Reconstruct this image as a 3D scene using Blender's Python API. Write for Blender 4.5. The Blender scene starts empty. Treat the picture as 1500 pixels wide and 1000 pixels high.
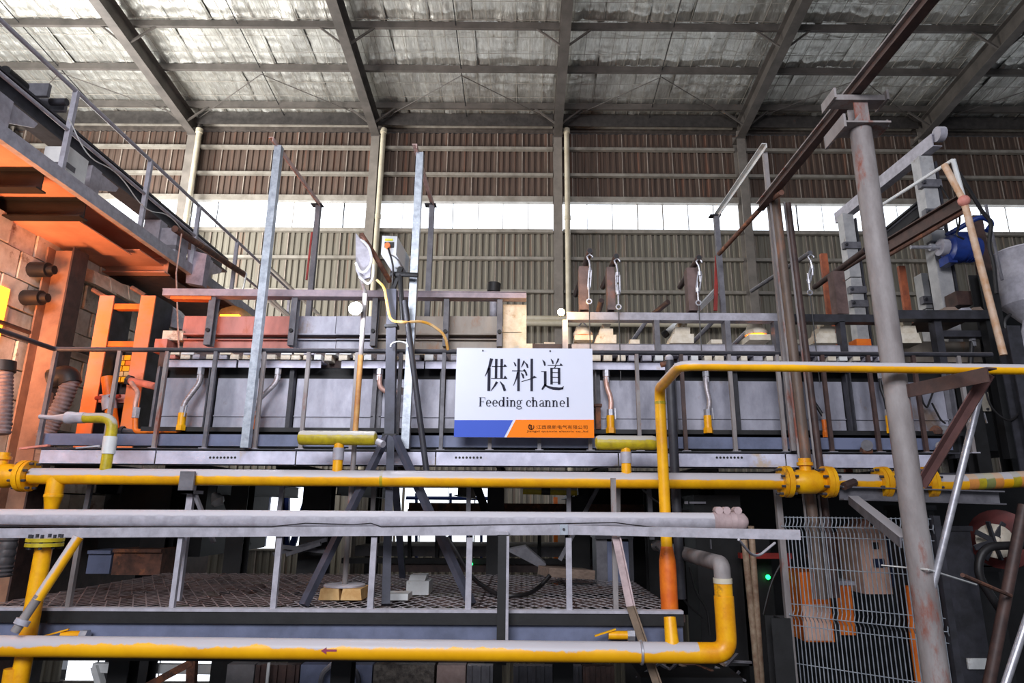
import bpy, math, random
from mathutils import Vector as V
random.seed(7)
sc = bpy.context.scene
R = math.radians

# ------------------------------------------------------------------ camera
F, PITCH, YAW, ROLL, CX, CY = 954.0, .25178, .0023, .0054, 770.5, 500.0
_fw = V((math.sin(YAW)*math.cos(PITCH), math.cos(YAW)*math.cos(PITCH), math.sin(PITCH)))
_r0 = V((math.cos(YAW), -math.sin(YAW), 0)); _u0 = _r0.cross(_fw)
_rt = _r0*math.cos(ROLL) + _u0*math.sin(ROLL); _up = _u0*math.cos(ROLL) - _r0*math.sin(ROLL)
cd = bpy.data.cameras.new('camera'); cam = bpy.data.objects.new('camera', cd); sc.collection.objects.link(cam)
cd.sensor_width = 36; cd.lens = F/1500*36; cd.shift_x = (750-CX)/1500; cd.clip_start = .1; cd.clip_end = 300
from mathutils import Matrix
cam.matrix_world = Matrix(((_rt.x, _up.x, -_fw.x, 0), (_rt.y, _up.y, -_fw.y, 0), (_rt.z, _up.z, -_fw.z, 0), (0, 0, 0, 1)))
sc.camera = cam

def ray(px, py): return _rt*((px-CX)/F) + _up*((CY-py)/F) + _fw
def at(px, py, Y):
    d = ray(px, py); return d*(Y/d.y)
def atz(px, py, z):
    d = ray(px, py); return d*(z/d.z)
def atx(px, py, x):
    d = ray(px, py); return d*(x/d.x)
def m(n, Y): return n/F*Y*1.01          # n photo pixels at depth Y in metres

# ------------------------------------------------------------------ world, lights, exposure
sc.view_settings.view_transform = 'Standard'; sc.view_settings.look = 'None'
sc.view_settings.gamma = 1; sc.view_settings.use_curve_mapping = False
sc.view_settings.exposure = 0.0
w = bpy.data.worlds.new('world'); sc.world = w; w.use_nodes = True
bg = w.node_tree.nodes['Background']; bg.inputs[0].default_value = (.80, .86, 1, 1); bg.inputs[1].default_value = .2
def area(name, loc, target, sx, sy, power, col):
    l = bpy.data.lights.new(name, 'AREA'); l.shape = 'RECTANGLE'; l.size = sx; l.size_y = sy; l.energy = power; l.color = col
    o = bpy.data.objects.new(name, l); sc.collection.objects.link(o); o.location = loc
    o.rotation_euler = (V(target)-V(loc)).to_track_quat('-Z', 'Y').to_euler(); return o
def point(name, loc, power, col, rad=.06):
    l = bpy.data.lights.new(name, 'POINT'); l.energy = power; l.color = col; l.shadow_soft_size = rad
    o = bpy.data.objects.new(name, l); sc.collection.objects.link(o); o.location = loc; return o
area('hall_daylight', (-2.5, -6, 5.5), (-.5, 8, 1.2), 8, 4, 1900, (.93, .93, 1))
area('foil_uplight', (-13.5, 13.2, 5.5), (-7, 15.5, 13), 5, 5, 3000, (1, .98, .95))  # unseen light added at left, aimed up to brighten the foil
fg = area('furnace_glow', (-6.1, 5.5, .9), (-6.6, 8.0, 3.6), .9, 1.4, 125, (1, .40, .17)); fg.data.spread = R(115)

# ------------------------------------------------------------------ materials
def s2l(c): return tuple(((x/255+.055)/1.055)**2.4 if x > 10 else x/255/12.92 for x in c) + (1,)
MATS = {}
def mat(name, c1, c2=None, scale=6, rough=.55, metal=0, bump=.15, dust=None, damt=.6, dn=.5, rust=None, ramt=.5, stretch=(1, 1, 1), emit=None, es=1, spec=.5):
    if name in MATS: return MATS[name]
    M_ = bpy.data.materials.new(name); M_.use_nodes = True; nt = M_.node_tree; N = nt.nodes; L = nt.links
    b = N['Principled BSDF']; b.inputs['Roughness'].default_value = rough; b.inputs['Metallic'].default_value = metal
    b.inputs['Specular IOR Level'].default_value = spec
    tc = N.new('ShaderNodeTexCoord'); mp = N.new('ShaderNodeMapping'); L.new(tc.outputs['Object'], mp.inputs[0])
    oi = N.new('ShaderNodeObjectInfo'); ml = N.new('ShaderNodeVectorMath'); ml.operation = 'SCALE'; ml.inputs[0].default_value = (31, 17, 23)
    L.new(oi.outputs['Random'], ml.inputs['Scale']); L.new(ml.outputs[0], mp.inputs['Location'])
    mp.inputs['Scale'].default_value = stretch
    nz = N.new('ShaderNodeTexNoise'); nz.inputs['Scale'].default_value = scale; nz.inputs['Detail'].default_value = 6; nz.inputs['Roughness'].default_value = .65
    L.new(mp.outputs[0], nz.inputs['Vector'])
    def mix(fac, a, bcol):
        x = N.new('ShaderNodeMix'); x.data_type = 'RGBA'
        L.new(fac, x.inputs[0])
        if hasattr(a, 'is_linked') : L.new(a, x.inputs[6])
        else: x.inputs[6].default_value = a
        if hasattr(bcol, 'is_linked'): L.new(bcol, x.inputs[7])
        else: x.inputs[7].default_value = bcol
        return x.outputs[2]
    def rng(src, a, bb, c=0, d=1):
        r = N.new('ShaderNodeMapRange'); L.new(src, r.inputs[0])
        for i, v in enumerate((a, bb, c, d)): r.inputs[i+1].default_value = v
        return r.outputs[0]
    c2 = c2 or tuple(x*.72 for x in c1)
    col = mix(rng(nz.outputs[0], .35, .65), s2l(c1), s2l(c2))
    if rust:
        n2 = N.new('ShaderNodeTexNoise'); n2.inputs['Scale'].default_value = scale*.45; n2.inputs['Detail'].default_value = 8; n2.inputs['Roughness'].default_value = .7
        L.new(mp.outputs[0], n2.inputs['Vector'])
        col = mix(rng(n2.outputs[0], .62-ramt*.2, .70-ramt*.2), col, s2l(rust))
    if dust:
        g = N.new('ShaderNodeNewGeometry'); sx = N.new('ShaderNodeSeparateXYZ'); L.new(g.outputs['Normal'], sx.inputs[0])
        ad = N.new('ShaderNodeMath'); ad.operation = 'MULTIPLY_ADD'; L.new(nz.outputs[0], ad.inputs[0]); ad.inputs[1].default_value = dn; L.new(sx.outputs[2], ad.inputs[2])
        col = mix(rng(ad.outputs[0], .95-damt, 1.1-damt), col, s2l(dust))
    L.new(col, b.inputs['Base Color'])
    if bump:
        bp = N.new('ShaderNodeBump'); bp.inputs['Strength'].default_value = bump; bp.inputs['Distance'].default_value = .02
        L.new(nz.outputs[0], bp.inputs['Height']); L.new(bp.outputs[0], b.inputs['Normal'])
    if emit:
        b.inputs['Emission Color'].default_value = s2l(emit); b.inputs['Emission Strength'].default_value = es
    MATS[name] = M_; return M_

DUST = (168, 166, 170)
dark = mat('dark_painted_steel', (58, 58, 66), (38, 38, 42), dust=(104, 100, 104), damt=.25)
black = mat('black_steel', (26, 26, 28), (14, 14, 15), rough=.6)
grey = mat('grey_steel', (116, 115, 121), (86, 85, 91), dust=DUST, damt=.3)
lgrey = mat('dusty_light_steel', (178, 176, 186), (150, 148, 156), scale=9, dust=(196, 194, 200), damt=.4)
blueg = mat('blue_grey_steel', (112, 120, 148), (88, 95, 118), scale=3)
galv = mat('galvanised_steel', (178, 186, 194), (140, 147, 157), scale=14, rough=.4, metal=.35, bump=.05)
strip_m = mat('galvanised_strip', (214, 214, 232), (176, 176, 194), scale=4, rough=.5, metal=.15, rust=(196, 178, 160), ramt=.12)
casing = mat('casing_plate', (172, 172, 184), (126, 126, 138), scale=2.5, rough=.45, metal=.25, rust=(128, 110, 98), ramt=.15, stretch=(1, 1, .5))
rusty = mat('rusty_steel', (122, 82, 66), (78, 56, 48), scale=9, rust=(150, 96, 66), ramt=.4, rough=.75)
rustgrey = mat('rusted_grey_paint', (150, 145, 144), (118, 111, 110), scale=5, rust=(128, 72, 56), ramt=.38, rough=.6, stretch=(1, 1, .35))
brownst = mat('brown_steel', (84, 62, 56), (56, 42, 40), scale=7)
yellow = mat('yellow_pipe_paint', (250, 186, 10), (228, 160, 8), scale=5, rough=.42, dust=(190, 186, 190), damt=.66, bump=.05)
yellowp = mat('yellow_paint_patchy_dust', (250, 186, 10), (228, 160, 8), scale=2.2, rough=.42, dust=(190, 186, 190), damt=-.3, dn=2.2, bump=.05)
yellowc = mat('yellow_paint_clean', (250, 188, 10), (226, 150, 8), scale=6, rough=.4, rust=(150, 100, 30), ramt=.1, bump=.05)
olive = mat('olive_yellow_paint', (196, 176, 22), (160, 140, 30), scale=12, rough=.45, dust=(184, 180, 170), damt=.45)
orangep = mat('orange_paint', (240, 128, 30), (214, 98, 24), scale=6, rough=.5, rust=(150, 70, 36), ramt=.1)
pinkst = mat('pink_glow_steel', (214, 140, 128), (180, 112, 100), scale=3, rust=(190, 96, 50), ramt=.25, stretch=(1, 1, .4))  # pink stands in for orange furnace light on the channel box
salmon = mat('glow_tinted_plate', (222, 160, 132), (196, 136, 110), scale=1.5)  # orange furnace light mixed into the plate colour
refr = mat('white_refractory', (232, 224, 208), (206, 194, 172), scale=10, rough=.9, rust=(176, 140, 92), ramt=.12)
brick = mat('furnace_block', (238, 228, 214), (204, 190, 172), scale=5, rough=.9, rust=(150, 118, 92), ramt=.2)
fire = mat('fire_brick', (222, 186, 130), (196, 152, 96), scale=9, rough=.9)
conc = mat('concrete', (124, 122, 124), (96, 94, 95), scale=2.5, rough=.9)
rubber = mat('black_rubber', (34, 32, 34), (22, 21, 22), rough=.5)
cream = mat('cream_plastic_pipe', (206, 198, 176), (186, 176, 152), scale=3, rough=.4)
white = mat('white_paint', (226, 228, 226), (204, 206, 206), scale=4, rough=.45, rust=(170, 160, 150), ramt=.08)
silver = mat('bright_steel', (192, 192, 198), (160, 160, 168), scale=20, rough=.4, metal=.6, bump=.03)
copper = mat('copper_tube', (214, 176, 164), (180, 140, 128), scale=10, rough=.4, metal=.3)
hosem = mat('steel_hose', (186, 180, 184), (140, 134, 138), scale=40, rough=.4, metal=.4, stretch=(.3, .3, 3))
bluem = mat('blue_motor_paint', (34, 62, 140), (24, 44, 108), rough=.35)
redp = mat('red_paint', (168, 48, 40), (130, 38, 32))
cladm = mat('brown_cladding', (104, 86, 75), (76, 62, 54), scale=5, rough=.6, stretch=(4, 1, .12), rust=(116, 82, 66), ramt=.3)
cladl = mat('grey_cladding', (136, 131, 117), (110, 104, 93), scale=5, rough=.6, stretch=(4, 1, .12), rust=(126, 104, 88), ramt=.2)
girtm = mat('girt_steel', (158, 152, 142), (128, 122, 112), scale=3)
rafm = mat('portal_frame_steel', (92, 86, 81), (68, 64, 60), scale=2, rough=.6)
colm = mat('column_steel', (136, 129, 121), (112, 106, 99), scale=2, rough=.6)
foil = mat('foil_insulation', (236, 236, 230), (200, 198, 190), scale=6, rough=.33, metal=.85, bump=1, stretch=(2.6, .5, 1))
concf = mat('concrete_floor', (74, 70, 68), (46, 44, 43), scale=1.2, rough=.9)
litwin = mat('translucent_panel', (235, 240, 244), (225, 232, 238), scale=3, emit=(236, 244, 255), es=2.2)
hot = mat('furnace_fire', (255, 150, 40), emit=(255, 140, 30), es=7)
hotred = mat('red_hot_gap', (255, 90, 40), emit=(255, 70, 20), es=4)
lampw = mat('white_led', (255, 255, 255), emit=(236, 240, 255), es=120)
lampo = mat('amber_bulb', (255, 200, 120), emit=(255, 186, 96), es=90)
green_led = mat('green_led', (30, 230, 110), emit=(30, 255, 110), es=5)
signw = mat('sign_white', (226, 230, 246), (222, 226, 242), rough=.5, bump=0, scale=1, spec=.15)
signb = mat('sign_blue', (70, 98, 200), (68, 96, 198), spec=.15, rough=.5, bump=0, scale=1)
signo = mat('sign_orange', (255, 134, 8), (253, 132, 8), spec=.15, rough=.5, bump=0, scale=1)
ink = mat('sign_ink', (46, 46, 60), (44, 44, 58), spec=.1, rough=.6, bump=0, scale=1)
inkb = mat('sign_brown_ink', (88, 48, 20), (86, 46, 20), spec=.1, rough=.6, bump=0, scale=1)
sgrey = mat('controller_grey', (200, 204, 208), (190, 194, 198), rough=.4)
pinkw = mat('pale_pink_cabinet', (232, 190, 170), (214, 170, 150), rough=.5)
navy = mat('navy_cabinet', (40, 50, 84), (30, 38, 66), rough=.5)
woodm = mat('timber', (150, 130, 116), (120, 102, 90), scale=5, stretch=(1, 6, 6))
yellabel = mat('yellow_label', (226, 224, 70), (220, 216, 60))

# ------------------------------------------------------------------ mesh builder
class M:
    def __init__(s): s.v = []; s.f = []; s.sm = []
    def add(s, vs, fs, smooth=False):
        n = len(s.v); s.v += [tuple(x) for x in vs]
        for f in fs: s.f.append(tuple(i+n for i in f)); s.sm.append(smooth)
        return s
    def bx(s, x0, x1, y0, y1, z0, z1):
        vs = [(x, y, z) for z in (z0, z1) for y in (y0, y1) for x in (x0, x1)]
        return s.add(vs, [(0, 2, 3, 1), (4, 5, 7, 6), (0, 1, 5, 4), (2, 6, 7, 3), (0, 4, 6, 2), (1, 3, 7, 5)])
    def pb(s, x0, y0, x1, y1, Y, d):                       # box whose front covers a photo rectangle at depth Y
        ym = (y0+y1)/2; xm = (x0+x1)/2
        return s.bx(at(x0, ym, Y).x, at(x1, ym, Y).x, Y, Y+d, at(xm, y1, Y).z, at(xm, y0, Y).z)
    def bar(s, p, q, w_, h_, ref=(0, 0, 1), off=(0, 0)):
        p, q = V(p), V(q); d = (q-p).normalized(); r = V(ref)
        if abs(d.dot(r)) > .95: r = V((0, 1, 0))
        a = d.cross(r).normalized(); b = a.cross(d).normalized()
        o = a*off[0] + b*off[1]
        vs = [e+o+a*(i*w_/2)+b*(j*h_/2) for e in (p, q) for j in (-1, 1) for i in (-1, 1)]
        return s.add(vs, [(0, 1, 3, 2), (4, 6, 7, 5), (0, 4, 5, 1), (2, 3, 7, 6), (0, 2, 6, 4), (1, 5, 7, 3)])
    def ibeam(s, p, q, w_, h_, t=.02, ref=(0, 0, 1)):
        s.bar(p, q, w_, t, ref, (0, h_/2-t/2)); s.bar(p, q, w_, t, ref, (0, -h_/2+t/2)); return s.bar(p, q, t, h_-2*t, ref)
    def chan(s, p, q, w_, h_, t=.015, ref=(0, 0, 1), side=1):
        s.bar(p, q, w_, t, ref, (0, h_/2-t/2)); s.bar(p, q, w_, t, ref, (0, -h_/2+t/2)); return s.bar(p, q, t, h_-2*t, ref, (side*(w_/2-t/2), 0))
    def ang(s, p, q, w_, h_, t=.01, ref=(0, 0, 1), side=1):
        s.bar(p, q, w_, t, ref, (0, h_/2-t/2)); return s.bar(p, q, t, h_-t, ref, (side*(w_/2-t/2), -t/2))
    def tube(s, pts, r, n=12, cap=True):
        pts = [V(p) for p in pts]; rs = r if isinstance(r, (list, tuple)) else [r]*len(pts)
        k = len(pts); vs = []; prev = None
        for i in range(k):
            d = (pts[min(i+1, k-1)]-pts[max(i-1, 0)]).normalized()
            if prev is None:
                a = d.cross(V((0, 0, 1)) if abs(d.z) < .9 else V((0, 1, 0))).normalized()
            else: a = (prev-d*prev.dot(d)).normalized()
            prev = a; b = d.cross(a)
            for j in range(n):
                t = 2*math.pi*j/n; vs.append(pts[i]+(a*math.cos(t)+b*math.sin(t))*rs[i])
        fs = [(i*n+j, i*n+(j+1) % n, (i+1)*n+(j+1) % n, (i+1)*n+j) for i in range(k-1) for j in range(n)]
        s.add(vs, fs, True)
        if cap:
            n0 = len(s.v)-len(vs)
            s.f.append(tuple(n0+j for j in reversed(range(n)))); s.sm.append(False)
            s.f.append(tuple(n0+(k-1)*n+j for j in range(n))); s.sm.append(False)
        return s
    def lathe(s, p, q, prof, n=16):                       # prof: (position along p>q in metres, radius)
        p, q = V(p), V(q); d = (q-p).normalized()
        pts = [p+d*t for t, _ in prof]; vs = []
        a = d.cross(V((0, 0, 1)) if abs(d.z) < .9 else V((0, 1, 0))).normalized(); b = d.cross(a)
        for (t, r) in prof:
            for j in range(n):
                an = 2*math.pi*j/n; vs.append(p+d*t+(a*math.cos(an)+b*math.sin(an))*max(r, 1e-4))
        k = len(prof)
        fs = [(i*n+j, i*n+(j+1) % n, (i+1)*n+(j+1) % n, (i+1)*n+j) for i in range(k-1) for j in range(n)]
        fs += [tuple(reversed(range(n))), tuple((k-1)*n+j for j in range(n))]
        return s.add(vs, fs, False)
    def prism(s, poly, y0, y1):                            # poly: (x, z) outline, extruded along y
        n = len(poly)
        vs = [(x, y0, z) for x, z in poly]+[(x, y1, z) for x, z in poly]
        fs = [tuple(range(n)), tuple(reversed(range(n, 2*n)))]+[(i, n+i, n+(i+1) % n, (i+1) % n) for i in range(n)]
        return s.add(vs, fs)
    def prismx(s, poly, x0, x1):                           # poly: (y, z)
        n = len(poly)
        vs = [(x0, y, z) for y, z in poly]+[(x1, y, z) for y, z in poly]
        fs = [tuple(range(n)), tuple(reversed(range(n, 2*n)))]+[(i, n+i, n+(i+1) % n, (i+1) % n) for i in range(n)]
        return s.add(vs, fs)
    def pp(s, pix, Y, d):                                  # prism from a photo outline at depth Y, d deep
        c = [at(x, y, Y) for x, y in pix]; return s.prism([(p.x, p.z) for p in c], Y, Y+d)
    def sph(s, c, r, n=12, sq=1):
        c = V(c); prof = [(-math.cos(math.pi*i/8)*r*sq, math.sin(math.pi*i/8)*r) for i in range(9)]
        return s.lathe(c, c+V((0, 0, 1)), prof, n)
    def bb(s):
        xs, ys, zs = zip(*s.v); return min(xs), max(xs), min(ys), max(ys), min(zs), max(zs)
    def mesh(s, name, mt, org=(0, 0, 0)):
        me = bpy.data.meshes.new(name); o = V(org)
        me.from_pydata([tuple(V(v)-o) for v in s.v], [], s.f)
        me.polygons.foreach_set('use_smooth', [True]*len(s.f)); me.materials.append(mt); me.validate(); me.update()
        import bmesh
        bm = bmesh.new(); bm.from_mesh(me); bmesh.ops.recalc_face_normals(bm, faces=bm.faces); bm.to_mesh(me); bm.free(); me.set_sharp_from_angle(angle=R(38))
        return me
WL = {}
def link(name, data, loc, parent=None):
    o = bpy.data.objects.new(name, data); sc.collection.objects.link(o); loc = V(loc)
    if parent is not None: o.parent = parent; o.location = loc-WL[parent]
    else: o.location = loc
    WL[o] = loc; return o
def base(bs):
    b = list(zip(*bs)); x0, x1, y0, y1, z0 = min(b[0]), max(b[1]), min(b[2]), max(b[3]), min(b[4])
    return V(((x0+x1)/2, (y0+y1)/2, z0))
def part(parent, name, mb, mt, label=None, kind=None):
    org = base([mb.bb()]); o = link(name, mb.mesh(name, mt, org), org, parent)
    if label: o['label'] = label
    if kind: o['kind'] = kind
    elif name in ('bolts', 'grating_panel'): o['kind'] = 'stuff'
    return o
def thing(name, label, cat, parts, group=None, kind=None):
    """parts: M builder entries (name, builder, material[, subparts[, label]]); one entry named None makes a single mesh"""
    if len(parts) == 1 and parts[0][0] is None:
        o = part(None, name, parts[0][1], parts[0][2])
    else:
        bs = [p[1].bb() for p in parts]; o = link(name, None, base(bs)); o.empty_display_size = .1
        for p in parts:
            c = part(o, p[0], p[1], p[2], p[4] if len(p) > 4 else None)
            for q in (p[3] if len(p) > 3 and p[3] else []): part(c, q[0], q[1], q[2], q[3] if len(q) > 3 else None)
    if kind: o['kind'] = kind
    if kind != 'structure': o['label'] = label; o['category'] = cat
    elif label: o['label'] = label
    if group: o['group'] = group
    return o
def one(name, label, cat, mb, mt, group=None): return thing(name, label, cat, [(None, mb, mt)], group)
def bend(pts, rad=.1, n=5):
    """round the corners of a polyline"""
    pts = [V(p) for p in pts]; out = [pts[0]]
    for i in range(1, len(pts)-1):
        a, b, c = pts[i-1], pts[i], pts[i+1]; l = min(rad, (a-b).length*.49, (c-b).length*.49)
        p, q = b+(a-b).normalized()*l, b+(c-b).normalized()*l
        for k in range(n+1):
            t = k/n; out.append(p*(1-t)**2+b*2*t*(1-t)+q*t*t)
    return out+[pts[-1]]
def lerp(a, b, t): return a+(b-a)*t
# ================================================================== the hall: floor, wall, roof
FLOOR = -5.3; WY = 19.4; SLOPE = .1066; ZR = 11.825        # wall plane, rafter underside at Y=19
def zr(Y): return ZR+SLOPE*(19-Y)
fl = part(None, 'floor', M().bx(-22, 22, -6, 24, FLOOR-.3, FLOOR), concf); fl['kind'] = 'structure'
PITCHX = .83
def zw(y): return at(650, y, WY).z
wb = part(None, 'wall_back', M().bx(-20, 20, WY+.12, WY+.3, FLOOR, -4.6).bx(-20, 20, WY-.1, WY+.25, zw(194), zr(WY)+.95), mat('dark_eave_sheet', (92, 84, 78), (66, 60, 56))); wb['kind'] = 'structure'
def sheet_mesh(z0, z1, mt):
    b = M(); n = 4; pts = []
    for i in range(n):
        x0 = -PITCHX/2+i*PITCHX/n; p = PITCHX/n
        pts += [(x0, .04), (x0+p*.5, .04), (x0+p*.6, 0), (x0+p*.9, 0)]
    pts.append((PITCHX/2+.01, .05))
    vs = [(x, y, z) for z in (z0, z1) for x, y in pts]; k = len(pts)
    b.add(vs, [(i, i+1, k+i+1, k+i) for i in range(k-1)])
    nf = len(b.f); b.bx(-PITCHX/2-.012, -PITCHX/2+.014, -.012, .03, z0, z1)   # dusty lap rib
    me = bpy.data.meshes.new('cladding_sheet'); me.from_pydata(b.v, [], b.f); me.materials.append(mt); me.materials.append(lapm)
    for i_, pl in enumerate(me.polygons): pl.material_index = 1 if i_ >= nf else 0
    me.update(); return me
lapm = mat('dusty_lap_joint', (176, 164, 152), (140, 128, 118), scale=4)
rows = [(zw(193)-.05, zw(296), cladm, None), (zw(341), .62, cladl, None), (.62, -1.15, cladl, 'low'), (-1.15, -4.6, cladl, 'door')]
nx0, nx1 = -24, 24
def in_low(x): return (-8.6 < x < -6.2) or (-3.7 < x < -.6)
for (za, zb, mt, kd) in rows:
    me = sheet_mesh(zb-za, 0, mt); me_short = sheet_mesh(-1.5, 0, mt)
    for i in range(nx0, nx1):
        x = i*PITCHX+.3
        if kd == 'low' and in_low(x): continue
        if kd == 'door' and -12.4 < x < -8: link('cladding_sheet', me_short, (x, WY, za), wb); continue
        link('cladding_sheet', me, (x, WY, za), wb)
# columns of the portal frames, girts
COLX = [-17.05, -11.055, -5.055, .914, 6.92, 12.89, 18.9]
for cx in COLX:
    part(wb, 'column', M().ibeam((cx+.13, 19.2, FLOOR), (cx+.13, 19.2, ZR+.25), .27, .42, .025, (0, 1, 0)), colm)
for y, hh in ((187, .14), (220, .10), (258, .10), (294, .2), (340, .12), (380, .10), (428, .10)):
    z = zw(y); x = -19.5
    for a, b_ in zip(COLX[:-1], COLX[1:]):
        part(wb, 'girt', M().chan((a+.3, WY-.1, z), (b_-.02, WY-.1, z), .14, hh, .02), girtm)
# clerestory of translucent sheets, one window per bay
wn = 0
def window(xa, xb, za, zb, lab):
    global wn; wn += 1
    o = part(None, 'window_%d' % wn, M().bx(xa, xb, WY-.06, WY+.1, za-.05, za).bx(xa, xb, WY-.06, WY+.1, zb, zb+.05), girtm); o['kind'] = 'structure'
    n = max(1, round((xb-xa)/PITCHX)); p = (xb-xa)/n
    for i in range(n):
        part(o, 'pane', M().bx(xa+i*p+.006, xa+(i+1)*p-.006, WY+.02, WY+.035, za, zb), litwin)
        if i: part(o, 'glazing_bar', M().bx(xa+i*p-.012-random.choice((0, 0, .012)), xa+i*p+.012, WY, WY+.02, za, zb), random.choice((girtm, white, white, black)))
for a, b_ in zip(COLX[:-1], COLX[1:]): window(a+.27, b_, zw(338), zw(298), '')
for a, b_ in ((-8.62, -6.25), (-3.75, -.62)): window(a, b_, -1.12, .6, '')
window(-12.4, -8.2, -4.55, -2.7, '')
# downpipes beside the columns
for i, (px, lab) in enumerate(((301, 'cream plastic downpipe beside the leftmost wall column in view'), (563, 'cream plastic downpipe beside the wall column above the controller box'), (826, 'cream plastic downpipe beside the wall column above the amber lamp'))):
    p = at(px, 180, 18.95); x = COLX[1+i]+.42
    b = M().tube([(x, 18.88, p.z-.3), (x, 18.88, 0.5)], .085, 12); k = M().tube([(x, 18.88, p.z-.42), (x, 18.88, p.z-.27)], .11, 12)
    k2 = M().tube([(x, 18.88, zw(325)), (x, 18.88, zw(325)-.14)], .1, 12)
    thing('downpipe', lab, 'downpipe', [('pipe', b, cream), ('collar', k, cream), ('collar', k2, cream)], 'cream downpipes')
# roof
YN = 7.0
zt = zr(YN); dk = M().prismx([(YN, zr(YN)+1.05), (WY+.3, zr(WY+.3)+1.05), (WY+.3, zr(WY+.3)+1.0), (YN, zr(YN)+1.0)], -21, 21)
ceil = part(None, 'ceiling', dk, girtm); ceil['kind'] = 'structure'
def foil_mesh(seed):
    rd = random.Random(seed); wd = 1.2; nx, ny = 14, 150; L_ = WY-YN; vs = []
    ph = [rd.uniform(0, 6.28) for _ in range(8)]
    for j in range(ny+1):
        y = YN+L_*j/ny
        for i in range(nx+1):
            x = -wd/2+wd*i/nx
            q = abs(math.sin(math.pi*(x+wd/2)/.3))**.6*abs(math.sin(math.pi*y/.34+.3*math.sin(x*7+ph[0])))**.6
            h = -.055*q*(0.6+.4*math.sin(3.1*y+ph[1])) - .02*math.sin(5*x+2.3*y+ph[2]) + rd.uniform(-.012, .012) - .03*math.sin(2.2*x+ph[4])*math.sin(1.3*y+ph[3])
            vs.append((x, y, zr(y)+.80+h))
    fs = [(j*(nx+1)+i, j*(nx+1)+i+1, (j+1)*(nx+1)+i+1, (j+1)*(nx+1)+i) for j in range(ny) for i in range(nx)]
    me = bpy.data.meshes.new('foil_strip'); me.from_pydata(vs, [], fs); me.materials.append(foil)
    me.polygons.foreach_set('use_smooth', [True]*len(fs)); me.update(); return me
FM = [foil_mesh(k) for k in range(5)]
for i in range(-16, 17): link('foil_strip', FM[(i*7) % 5], (i*1.2+.35, 0, 0.012*(i % 2)), ceil)
wr = M()
for i in range(-50, 51):
    x = i*.4+.1; wr.bar((x, YN, zr(YN)+.735), (x, WY, zr(WY)+.735), .012, .012)
for j in range(0, 21):
    y = YN+.3+j*.6; wr.bar((-20, y, zr(y)+.735), (20, y, zr(y)+.735), .01, .01)
part(ceil, 'wire_mesh', wr, girtm, kind='stuff')
PURL = [15.21+1.595*k for k in range(-5, 3)]
for y in PURL:
    for a, b_ in zip(COLX[:-1], COLX[1:]):
        z = zr(y)+.55
        part(ceil, 'purlin', M().chan((a, y, z+.09), (b_, y, z+.09), .09, .2, .025), rafm)
for cx in COLX:
    c = cx+.13
    part(ceil, 'rafter', M().ibeam((c, YN, zr(YN)+.275), (c, 19.2, zr(19.2)+.275), .27, .55, .025), rafm)
    part(ceil, 'end_plate', M().bx(c-.16, c+.16, 18.98, 19.42, ZR-.03, ZR+.03), rafm)
    for y in (15.21, 18.40, 12.02):
        for s_ in (-1, 1):
            part(ceil, 'fly_brace', M().bar((c+s_*.1, y, zr(y)+.03), (c+s_*.75, y, zr(y)+.56), .05, .05), rafm)
for a, b_ in zip(COLX[:-1], COLX[1:]):
    xm = (a+b_)/2+.13
    part(ceil, 'sag_rod', M().tube([(xm, YN, zr(YN)+.62), (xm, 19, zr(19)+.62)], .015, 6), black)
    part(ceil, 'bracing_rod', M().tube([(a+.3, 18.9, zr(18.9)+.5), (xm, 16.9, zr(16.9)+.5)], .014, 6), rafm)
    part(ceil, 'bracing_rod', M().tube([(b_, 18.9, zr(18.9)+.5), (xm, 16.9, zr(16.9)+.5)], .014, 6), rafm)
for a, b_ in zip(COLX[:-1], COLX[1:]):
    part(wb, 'eave_panel', M().bx(a+.3, b_-.02, 18.86, 18.9, at(650, 183, 18.86).z, zr(18.86)+.74), mat('dark_eave_panel', (70, 66, 63), (50, 47, 45)))
# long service pipes on the back wall
for y, lab in ((466, 'upper of two pale pipes running along the back wall'), (473, 'lower of two pale pipes running along the back wall')):
    one('wall_pipe', lab, 'pipe', M().tube([at(745, y, 18.7), at(1100, y+3, 18.7)], .09, 10), cream, 'pipes along the back wall')
# ================================================================== feeding channel and its platform
YS, YU, YC = 7.15, 7.22, 7.6
# --- upper platform: pale edge channel with punched holes, beam behind it
def zpx(y, Y, x=700): return at(x, y, Y).z
zs0, zs1 = zpx(683, YS), zpx(661, YS)
segs = [(58, 226), (228, 432), (434, 637), (639, 905), (907, 1150), (1152, 1372)]
parts = []
for a, b_ in segs:
    xa, xb = at(a, 672, YS).x, at(b_, 672, YS).x
    sub = []
    for hx in (308, 320, 668, 680, 1050, 1062):
        if a < hx < b_ and hx in (308, 668, 1050):
            for k in range(8):
                p = at(hx+k*5.2, 670, YS); sub.append(('punched_hole', M().tube([(p.x, YS-.004, p.z), (p.x, YS+.004, p.z)], .013, 8), black))
    parts.append(('edge_channel', M().bx(xa, xb, YS, YS+.01, zs0, zs1).bx(xa, xb, YS, YS+.11, zs1-.01, zs1).bx(xa, xb, YS, YS+.11, zs0, zs0+.01), strip_m, sub))
xa, xb = at(60, 650, 7.28).x, at(1395, 650, 7.28).x
parts.append(('edge_beam', M().chan((xa, 7.33, (zpx(655, 7.28)+zpx(638, 7.28))/2), (xb, 7.33, (zpx(655, 7.28)+zpx(638, 7.28))/2), .1, zpx(638, 7.28)-zpx(655, 7.28), .012), blueg))
parts.append(('deck_plate', M().bx(xa, xb, YS+.02, YC+.02, zs1+.005, zs1+.02), dark))
for k in range(9):
    x = lerp(xa+.2, xb-.2, k/8); parts.append(('deck_joist', M().ibeam((x, YS+.13, zs0-.02), (x, 9.6, zs0-.02), .1, .16, .012), black))
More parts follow.
